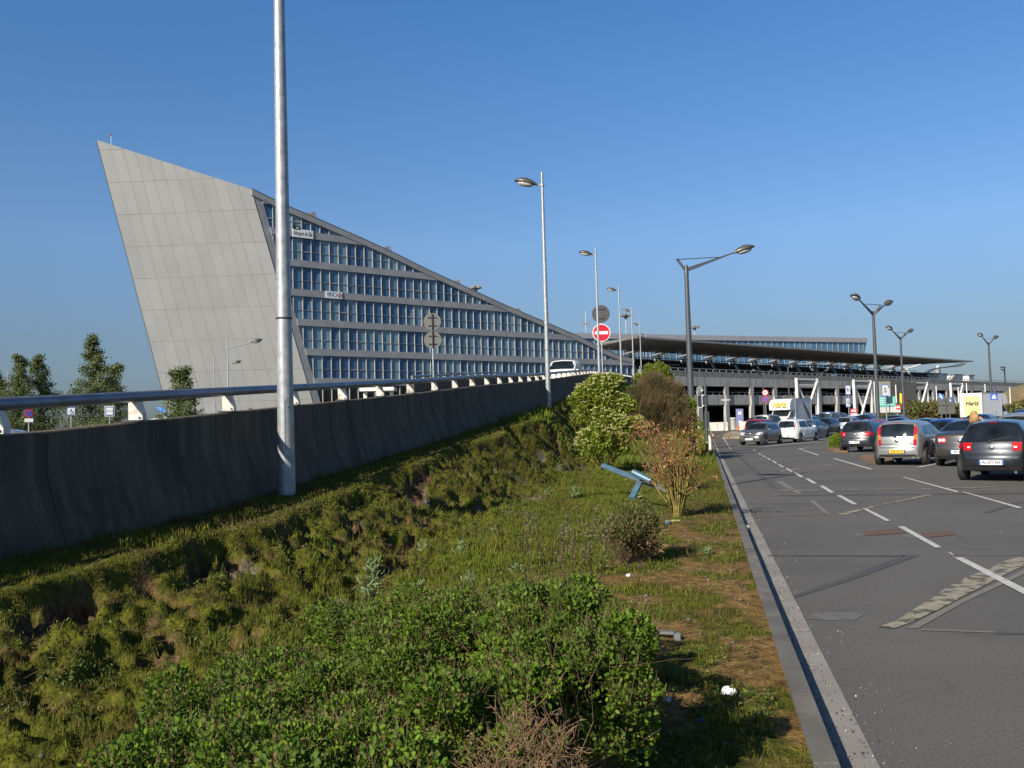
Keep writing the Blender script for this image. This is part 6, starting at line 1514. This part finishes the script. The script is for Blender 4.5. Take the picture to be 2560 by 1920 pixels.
# green bushes behind
gb = [('shrub', 'leafy green bush at the end of the ramp wall, above the brown dome', 50, [(1628, 934, 22), (1652, 930, 24), (1640, 950, 28), (1600, 948, 18), (1668, 946, 16), (1648, 914, 12), (1622, 918, 10)], 8000),
      ('shrub', 'narrow green bush between the brown dome and the big lamp pole', 42, [(1705, 1030, 34), (1712, 1010, 26), (1695, 1060, 36), (1722, 1055, 26), (1712, 1085, 32)], 10000),
      ('shrub', 'small green shrub at the kerb just past the big lamp pole', 62, [(1757, 1062, 12), (1762, 1075, 12)], 800)]
for nm, lb, yy, ls, N in gb:
    p = A(ls[0][0], ls[0][1], yy); base = (p.x, yy, EZ(p.x, yy)); bush(nm, lb, 'bush', base, [lb_(u, v, yy, r) for u, v, r in ls], N, .10, g_leaf, twig_g, 'green bushes by the ramp', .5, 8, 1.6, .02, .35)
# small bush on the traffic island
p = G(2098, 1122); base = (p.x, p.y, .0); bush('island_bush', 'small round yellow-green bush on the earth island by the slate hatchback', 'bush', base, [lb_(2096, 1103, p.y, 22), lb_(2088, 1112, p.y, 16), lb_(2110, 1110, p.y, 18), lb_(2106, 1097, p.y, 14)], 6000, .07, leafmat('island leaf', (.08, .13, .012), (.24, .30, .03), None, .35), twig_g, None, .5, 6, .5, .01)
# far shrubs
far_leaf = leafmat('far shrub leaf', (.07, .095, .03), (.15, .18, .05), (.20, .13, .06), .2, patch=((.13, .085, .035), .35))
for u, v, r, yy, lb in ((2235, 1040, 36, 112, 'rounded green shrub left of the others, behind the green panels'), (2285, 1032, 44, 114, 'broad green shrub in the middle of the far clump'), (2335, 1030, 46, 116, 'tallest green shrub of the far clump, below the tricolour flag'),
                    (2385, 1036, 40, 118, 'brownish shrub right of the grey notice board'), (2425, 1030, 34, 120, 'green shrub next to the yellow-panelled truck'), (2535, 1030, 34, 120, 'green shrub right of the yellow-panelled truck'), (2575, 1022, 40, 122, 'shrub at the right edge below the earth mound')):
    p = A(u, v+14, yy); base = (p.x, yy, .5); ls = [lb_(u+rng.normal()*r*.5, v-4+abs(rng.normal())*r*.25, yy, r*(.45+.3*rng.random())) for _ in range(7)]+[lb_(u, v+10, yy, r)]
    bush('far_shrub', lb, 'shrub', base, ls, 5200, .34, far_leaf, twig_b, 'shrubs beyond the car park', .55, 4, 1.5, .03, .28)
# dried bush with reddish leaves
dry_leaf = leafmat('dry leaf', (.17, .055, .025), (.34, .14, .065), (.48, .38, .18), .25, .7)
p = G(1693, 1288, .13); base = (p.x, p.y, EZ(p.x, p.y)); t = thing('dried_bush', 'dried many-stemmed bush with reddish-brown leaves beside the kerb', 'bush', base)
a, b, ra, rb, tp = branching(base, 46, 1.06, .36, 7, .045, .017, fork=.40); twigs('stems', a, b, ra, rb, twig_g, t, base)
hi = b[b[:, 2] > base[2]+.66]; PP = np.concatenate([hi[rng.integers(0, len(hi), 1100)], tp[rng.integers(0, len(tp), 900)]]); PP = PP[PP[:, 2] > base[2]+.5]+rng.normal(size=(np.sum(PP[:, 2] > base[2]+.5), 3))*.03
leaves('dead_leaves', PP, rng.normal(size=PP.shape)+np.array([0, 0, -.4]), .036*(.6+.8*rng.random(len(PP))), dry_leaf, t, .55, origin=base)
A_, B_ = [], []; q = Vector(base)+Vector((-.05, 0, .03))
for (u, v) in ((1668, 1255), (1648, 1230), (1625, 1195), (1608, 1172)): e = A(u, v, base[1]-.2); A_.append(q); B_.append(e); q = e
twigs('low_branch', A_, B_, [.022, .016, .012, .009], [.016, .012, .009, .003], twig_g, t, base)
# second dry plant with pale seed heads
p = A(1655, 1150, 19); base = (p.x, 19, EZ(p.x, 19)); t = thing('dried_plant', 'dry plant with pale brown seed heads above the dried bush', 'plant', base)
a, b, ra, rb, tp = branching(base, 20, 1.15, .65, 7, .07, .008, fork=.4); twigs('stems', a, b, ra, rb, twig_b, t, base)
hp = np.array([tuple(A(u+rng.normal()*9, v+rng.normal()*7, 19+rng.normal()*.2)) for u, v in ((1600, 1068), (1615, 1064), (1630, 1062), (1640, 1075), (1620, 1080), (1655, 1088), (1600, 1085), (1668, 1100), (1640, 1100), (1650, 1120), (1675, 1125)) for _ in range(42)])
A0 = hp+rng.normal(size=hp.shape)*.03; leaves('seed_heads', A0, rng.normal(size=A0.shape)+np.array([0, 0, .6]), .045, dry_leaf, t, .7, origin=base)
ctr = np.array(base)+np.array([0, 0, .5]); kk = rng.integers(0, len(hp), 40); twigs('side_stems', np.repeat(ctr[None], 40, 0)+rng.normal(size=(40, 3))*.12, hp[kk], .005, .003, twig_b, t, base)
# brownish green shrub
br_leaf = leafmat('brownish leaf', (.06, .07, .02), (.14, .15, .04), (.17, .09, .05), .25, .6)
p = G(1560, 1395, .15); base = (p.x, p.y, EZ(p.x, p.y)); ls = [((base[0]+rng.normal()*.16, base[1]+rng.normal()*.16, base[2]+.30+.20*rng.random()), (.23, .23, .20)) for _ in range(7)]
t = bush('brownish_shrub', 'brownish green shrub with bare lower stems, left of the worn soil', 'bush', base, ls, 4600, .040, br_leaf, twig_b, None, .4, 60, .50, .004, .5)
p = G(1610, 1400, .12); base = (p.x, p.y, EZ(p.x, p.y)); ls = [((base[0]+rng.normal()*.1, base[1]+rng.normal()*.1, base[2]+.16), (.17, .17, .13)) for _ in range(3)]
bush('brownish_shrub', 'low brown leafy clump at the foot of the brownish green shrub', 'bush', base, ls, 1300, .05, leafmat('brown clump leaf', (.12, .07, .035), (.20, .13, .07), None, .2), twig_b, None, .4, 20, .25, .003, .5)
# dried stalks with curled leaves
for i, (u, v) in enumerate(((1322, 1388), (1352, 1392), (1378, 1405), (1400, 1398), (1432, 1384), (1452, 1398), (1478, 1392), (1500, 1398), (1343, 1340), (1415, 1330), (1460, 1330), (1492, 1340))):
    p = G(u, v, .28); base = (p.x, p.y, EZ(p.x, p.y)); t = thing('dried_stalk', ['leftmost of the dark dried stalks', 'second dried stalk from the left, curled leaves at its top', 'dried stalk with the longest bare stem', 'slightly leaning dried stalk in the middle of the row', 'dried stalk before the orange soil', 'dried stalk just right of the orange soil', 'thin dried stalk next to the brownish shrub', 'dried stalk touching the brownish shrub', 'dried stalk farther up the slope at the left', 'dried stalk farther up the slope in the middle', 'dried stalk up the slope with tangled seed head', 'dried stalk up the slope nearest the shrub'][i], 'dried stalk', base, group='dried stalks on the slope')
    h = .42+.18*rng.random(); pts = [Vector(base)]; d = Vector((rng.normal()*.08, rng.normal()*.08, 1))
    for k in range(6): d = (d+Vector(rng.normal(size=3)*.06)).normalized(); pts.append(pts[-1]+d*h/6)
    twigs('stem', pts[:-1], pts[1:], .0045, .0035, mat('dark stalk', (.05, .03, .02), .9, 0, .3, 20), t, base)
    P = np.array([tuple(pts[int(rng.integers(2, 7))]) for _ in range(60)])+rng.normal(size=(60, 3))*.022
    leaves('curled_leaves', P, rng.normal(size=P.shape)+np.array([0, 0, -.3]), .035, leafmat('curled leaf', (.09, .06, .04), (.19, .16, .10), None, .2), t, .35, origin=base)
# thistles and big-leaved weeds
th_leaf = leafmat('thistle leaf', (.13, .19, .08), (.26, .34, .15), None, .3, .5)
for i, (u, v, h, rr) in enumerate(((930, 1472, .36, .17), (1062, 1378, .12, .10), (1155, 1402, .16, .10), (1235, 1340, .10, .08), (1175, 1470, .10, .10), (1290, 1430, .10, .10), (1438, 1245, .22, .14), (1370, 1232, .12, .10), (872, 1372, .10, .08), (1050, 1470, .08, .08), (1770, 1388, .07, .10), (1420, 1345, .12, .1), (1590, 1250, .2, .16))):
    p = G(u, v, .38 if u < 1300 else .25); z = EZ(p.x, p.y); p = G(u, v, z) if z < 1.3 else p; base = (p.x, p.y, EZ(p.x, p.y))
    t = thing('thistle', ['tallest silvery green thistle, above the hedge on the grass', 'small thistle on the grass up the slope from the tallest', 'thistle rosette in the middle of the bright grass', 'thistle rosette below the gravel scar', 'small thistle where the grass meets the hedge', 'thistle near the first dried stalks', 'pale thistle plant left of the fallen blue beam', 'little thistle left of the pale plant by the beam', 'thistle beside the dark hollow in the bank', 'low thistle at the hedge edge right of the tallest', 'small weed by the kerb on the worn soil', 'weed among the dried stalks', 'leafy weed under the fallen blue post'][i], 'plant', base, group='thistles and weeds')
    n = int(36+330*h); k = rng.random(n)**1.3; a = rng.random(n)*6.283; q = rr*(1-k*.6)*.35*rng.random(n); P = np.stack([base[0]+q*np.cos(a), base[1]+q*np.sin(a), base[2]+.01+k*h], 1)
    P += rng.normal(size=P.shape)*np.array([rr*.28, rr*.28, .01])*(1-.5*k)[:, None]; D = np.stack([np.cos(a), np.sin(a), .35+1.0*rng.random(n)], 1); leaves('leaves', P, D+rng.normal(size=D.shape)*.3, rr*(.35+.45*rng.random(n))*(1-.45*k), th_leaf, t, .22, .35, origin=base)
    twigs('stem', [base, base], [(base[0], base[1], base[2]+h), (base[0]+.03, base[1], base[2]+h*1.25)], .006, .003, th_leaf, t, base)

# trees left of the ramp
t_leaf = leafmat('birch leaf', (.07, .105, .03), (.17, .21, .07), (.26, .28, .16), .4)
def tree(label, u, vt, y, wpx, skew=0, N=6500, two=0):
    top = A(u, vt, y); x = AX(u+skew*0, y, 2); base = (x, y, gz(x, y)); H = top.z-base[2]; Wd = wpx/F*y*.5
    t = thing('birch_tree', label, 'tree', base, group='trees left of the ramp')
    pts = [Vector(base)+Vector((skew*.012*H*i/8, 0, H*.97*i/8))+Vector(rng.normal(size=3)*.03*i) for i in range(9)]
    MB(base).tube(pts, [.13-.013*i for i in range(9)], 8).build('trunk', bark, t, smooth=True)
    A_, B_, P, D = [], [], [], []; nb = 88
    for i in range(nb):
        k = .12+.86*(i/nb); a = rng.random()*6.283; pr = (1-k)**.95*(.55+.75*rng.random())*1.75; L = Wd*pr*1.0+.12
        i0 = k*8; p = pts[int(i0)].lerp(pts[min(8, int(i0)+1)], i0-int(i0)); d = Vector((math.cos(a), math.sin(a), .55+.3*rng.random())).normalized()
        st = L/5
        for s_ in range(5):
            q = p+d*st; A_.append(p); B_.append(q); d = (d+Vector((rng.normal()*.1, rng.normal()*.1, -.16))).normalized()
            n = int(1.4*N/nb/5*(.5+.5*(s_+1)/3)); c = rng.random((n, 1)); PP = np.array(p)*(1-c)+np.array(q)*c+rng.normal(size=(n, 3))*(.10+.12*(1-k)); P.append(PP); D.append(np.tile(np.array(d)*.4+np.array([0, 0, -.5]), (n, 1))+rng.normal(size=(n, 3))*.5); p = q
    twigs('limbs', A_, B_, .03, .012, bark, t, base)
    P = np.concatenate(P); D = np.concatenate(D); leaves('crown', P, D, .12*(.6+.8*rng.random(len(P))), t_leaf, t, .5, origin=base)
    return t
tree('birch with a thin spire, left of the tallest birch, behind the rail', 52, 873, 62, 92, N=7500)
tree('second spired birch of the left pair, slightly shorter', 103, 884, 64, 100, N=7500)
tree('tallest birch, standing alone against the sky left of the prow wall', 229, 838, 58, 130, N=10500)
tree('shorter greyish birch leaning against the tallest one', 290, 898, 62, 96, N=6000)
tree('small birch in front of the foot of the prow wall', 455, 898, 50, 92, N=6500)
tree('birch cut off by the left edge of the view', -6, 912, 66, 96, N=5500)
# dark clipped hedge behind the signs
y = 66; x0_, x1_ = AX(95, y, 1), AX(352, y, 1); n = 9000; P = np.stack([x0_+(x1_-x0_)*rng.random(n), y+rng.random(n)*1.6, .1+rng.random(n)**.6*(1.9+.25*np.sin(rng.random(n)*6))], 1)
t = thing('clipped_hedge', 'long dark clipped hedge behind the signs left of the ramp', 'hedge', ((x0_+x1_)/2, y, 0)); leaves('foliage', P, rng.normal(size=P.shape)+np.array([0, -.6, .4]), .13, leafmat('hedge dark leaf', (.012, .022, .008), (.04, .06, .018), None, .2), t, .6, origin=t.location)
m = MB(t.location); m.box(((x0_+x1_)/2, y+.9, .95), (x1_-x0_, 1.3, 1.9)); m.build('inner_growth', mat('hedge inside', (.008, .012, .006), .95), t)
# small vehicles and boxes at the foot of the prow
y = 70; x = AX(623, y, 1.5); t = thing('wall_sign', 'small white plate on a black round post head before the prow wall', 'sign', (x, y, 0)); post(t, None, 3.5, .05); m = MB(); m.box((0, -.08, 3.2), (.42, .05, .55)); m.build('plate', white_s, t); m = MB(); m.ell((.12, .02, 3.2), (.3, .08, .45), 12, 8); m.build('backing', black, t)
y = 60; x = AX(1020, y, 3); t = thing('bus_shelter', 'white-framed shelter seen under the rail in front of the ground floor', 'shelter', (AX(960, y, 2), y, 0)); xa, xb = AX(914, y, 3)-t.location.x, AX(980, y, 3)-t.location.x
m = MB(); m.box(((xa+xb)/2, 0, 4.35), (xb-xa+.5, 1.6, .22)); m.build('roof', white, t)
for xx in (xa, xb): m = MB(); m.box((xx, 0, 2.12), (.22, .22, 4.24)); m.build('post', white, t)

# ---------------------------------------------------------------- grass (nobody could count it)
def grass(name, label, n, ymin, ymax, hmin, hmax, m, seed, ypow=1.0, width=.004, smin=0, smax=1.0, green=True):
    y = ymin+(ymax-ymin)*rng.random(n)**ypow; s_ = smin+(smax-smin)*rng.random(n); x = (xw(y)+.13)*(1-s_)+(xk(y)-.15)*s_
    z, ba, gr, st = ETA(x, y); cl = fb(x*5, y*5, 77+seed, 3); pr = (1-ba)**2*sst(.30, .52, cl+.06)*(1-.55*st)
    keep = rng.random(n) < pr; x, y, z, cl = x[keep], y[keep], z[keep], cl[keep]; n = len(x)
    tuf = sst(.55, .72, fb(x*2.6, y*2.6, 99+seed, 3)); h = (hmin+(hmax-hmin)*rng.random(n)**1.6)*(.35+.8*cl+.9*tuf); a = rng.random(n)*6.283; ln = rng.random(n)*.55; w_ = width*(.6+.8*rng.random(n))
    P = np.stack([x, y, z-.004], 1); sd = np.stack([np.cos(a), np.sin(a), 0*a], 1)*w_[:, None]; b = rng.random(n)*6.283; tip = P+np.stack([np.cos(b)*ln*h, np.sin(b)*ln*h, h], 1); mid = P+(tip-P)*.55+np.stack([0*h, 0*h, h*.10], 1)
    V = np.stack([P-sd, P+sd, mid+sd*.7, mid-sd*.7, tip], 1).reshape(-1, 3); b0 = np.arange(n)[:, None]*5
    Q = np.concatenate([b0+np.array([[0, 1, 2, 3]]), b0+np.array([[3, 2, 4, 4]])], 0)
    q4 = b0+np.array([[0, 1, 2, 3]]); 
    V2 = np.stack([P-sd, P+sd, tip+sd*.12, tip-sd*.12], 1).reshape(-1, 3); b4 = np.arange(n)[:, None]*4
    V3 = np.stack([P-sd, P+sd, mid+sd*.75, mid-sd*.75, mid-sd*.75, mid+sd*.75, tip+sd*.1, tip-sd*.1], 1).reshape(-1, 3); b8 = np.arange(n)[:, None]*8
    return tag(np_mesh(name, V3, np.concatenate([b8+np.array([[0, 1, 2, 3]]), b8+np.array([[4, 5, 6, 7]])], 0), m, attr={'rnd': np.repeat(np.clip(.75*rng.random(n)+.25*cl, 0, 1), 8)}), label, 'grass', kind='stuff')
gm1 = leafmat('short grass', (.060, .075, .008), (.165, .18, .016), (.25, .20, .07), .3, .8, patch=((.115, .088, .026), 1.7))
gm2 = leafmat('meadow grass', (.08, .125, .010), (.18, .24, .018), (.25, .23, .07), .4, .7, patch=((.13, .145, .022), .9))
grass('moss_grass', 'short mossy grass on the near bank', 400000, 1.2, 9.0, .012, .058, gm1, 0, 1.2, .0021)
grass('bank_grass', 'grass on the bank beside the ramp wall', 150000, 8, 30, .02, .07, gm1, 1, 1.2, .005)
grass('meadow_grass', 'bright tufty grass on the lower slope', 120000, 6.2, 34, .022, .085, gm2, 2, 1.3, .0042, .36, .88)
grass('far_grass', 'grass on the far part of the bank', 40000, 28, 110, .06, .20, gm2, 3, 1.2, .02)

def scatter(n, ymin, ymax, smin, smax, ypow=1.3):
    y = ymin+(ymax-ymin)*rng.random(n)**ypow; s_ = smin+(smax-smin)*rng.random(n); x = (xw(y)+.15)*(1-s_)+(xk(y)-.16)*s_; z, ba, gr, st = ETA(x, y); return x, y, z, ba, gr, st
# broad-leaved ground weeds in patches
x, y, z, ba, gr, st = scatter(90000, 1.6, 20, .15, .99); pt = fb(x*1.9, y*1.7, 301, 3); k = (rng.random(len(x)) < sst(.50, .62, pt)*(1-ba*.7)); x, y, z, pt = x[k], y[k], z[k], pt[k]; n = len(x)
P = np.stack([x, y, z+rng.random(n)*.05*sst(.5, .7, pt)], 1); a = rng.random(n)*6.283
tag(leaves('ground_weeds', P, np.stack([np.cos(a), np.sin(a), .3+.8*rng.random(n)], 1), .012+.026*rng.random(n)**2, leafmat('weed leaf', (.045, .085, .012), (.14, .20, .035), (.22, .15, .06), .3, .6), None, .5), 'low broad-leaved weeds spread over the slope', 'weeds', kind='stuff')
# dead straw and broken stems
x, y, z, ba, gr, st = scatter(9000, 1.6, 22, .1, .99); n = len(x); A0 = np.stack([x, y, z+.004], 1); d = unit(rng.normal(size=(n, 3))*np.array([1, 1, .28])+np.array([0, 0, .22])); L = (.03+.13*rng.random(n)**2)[:, None]
tag(twigs('dead_straw', A0, A0+d*L, .0016, .0006, leafmat('straw', (.16, .11, .06), (.34, .26, .14), None, .1, .8)), 'dead straw and broken stems lying in the grass', 'dead stems', kind='stuff')
# stones and clods
x, y, z, ba, gr, st = scatter(26000, 1.6, 30, .08, .99); k = rng.random(len(x)) < np.clip(.04+.75*gr+.30*ba, 0, 1)*.55; x, y, z, gr = x[k], y[k], z[k], gr[k]; n = len(x)
r = .006+.022*rng.random(n)**3; oc = np.array([(1, 0, 0), (0, 1, 0), (-1, 0, 0), (0, -1, 0), (0, 0, .8), (0, 0, -.6)]); V = np.stack([x, y, z+r*.3], 1)[:, None, :]+oc[None]*r[:, None, None]*(.7+.6*rng.random((n, 6, 1)))
F3_ = np.array([(0, 1, 4), (1, 2, 4), (2, 3, 4), (3, 0, 4), (1, 0, 5), (2, 1, 5), (3, 2, 5), (0, 3, 5)]); b = np.arange(n)[:, None, None]*6
tag(np_mesh('stones', V.reshape(-1, 3), (b+F3_[None]).reshape(-1, 3), leafmat('stone', (.06, .045, .032), (.22, .20, .18), (.32, .31, .30), 0, .9), attr={'rnd': np.repeat(np.clip(rng.random(n)*.6+gr*.5, 0, 1), 6)}), 'stones and crumbled clods on the bare patches', 'stones', kind='stuff')
# grit along the gutter and scraps on the asphalt
n = 3200; y = 3+38*rng.random(n)**1.5; x = xk(y)+.02+np.abs(rng.normal(size=n))*.20; r = .0025+.007*rng.random(n)**3; k = rng.random(n) < .12; x[k] += 7*rng.random(k.sum()); zz = np.where(x-xk(y) < .2, .007, .001)
V = np.stack([x, y, zz+r*.3], 1)[:, None, :]+oc[None]*r[:, None, None]; b = np.arange(n)[:, None, None]*6
tag(np_mesh('grit', V.reshape(-1, 3), (b+F3_[None]).reshape(-1, 3), leafmat('grit', (.05, .045, .04), (.25, .23, .20), (.55, .52, .45), 0, .9), attr={'rnd': np.repeat(rng.random(n)**1.6, 6)}), 'loose grit along the gutter and on the asphalt', 'grit', kind='stuff')
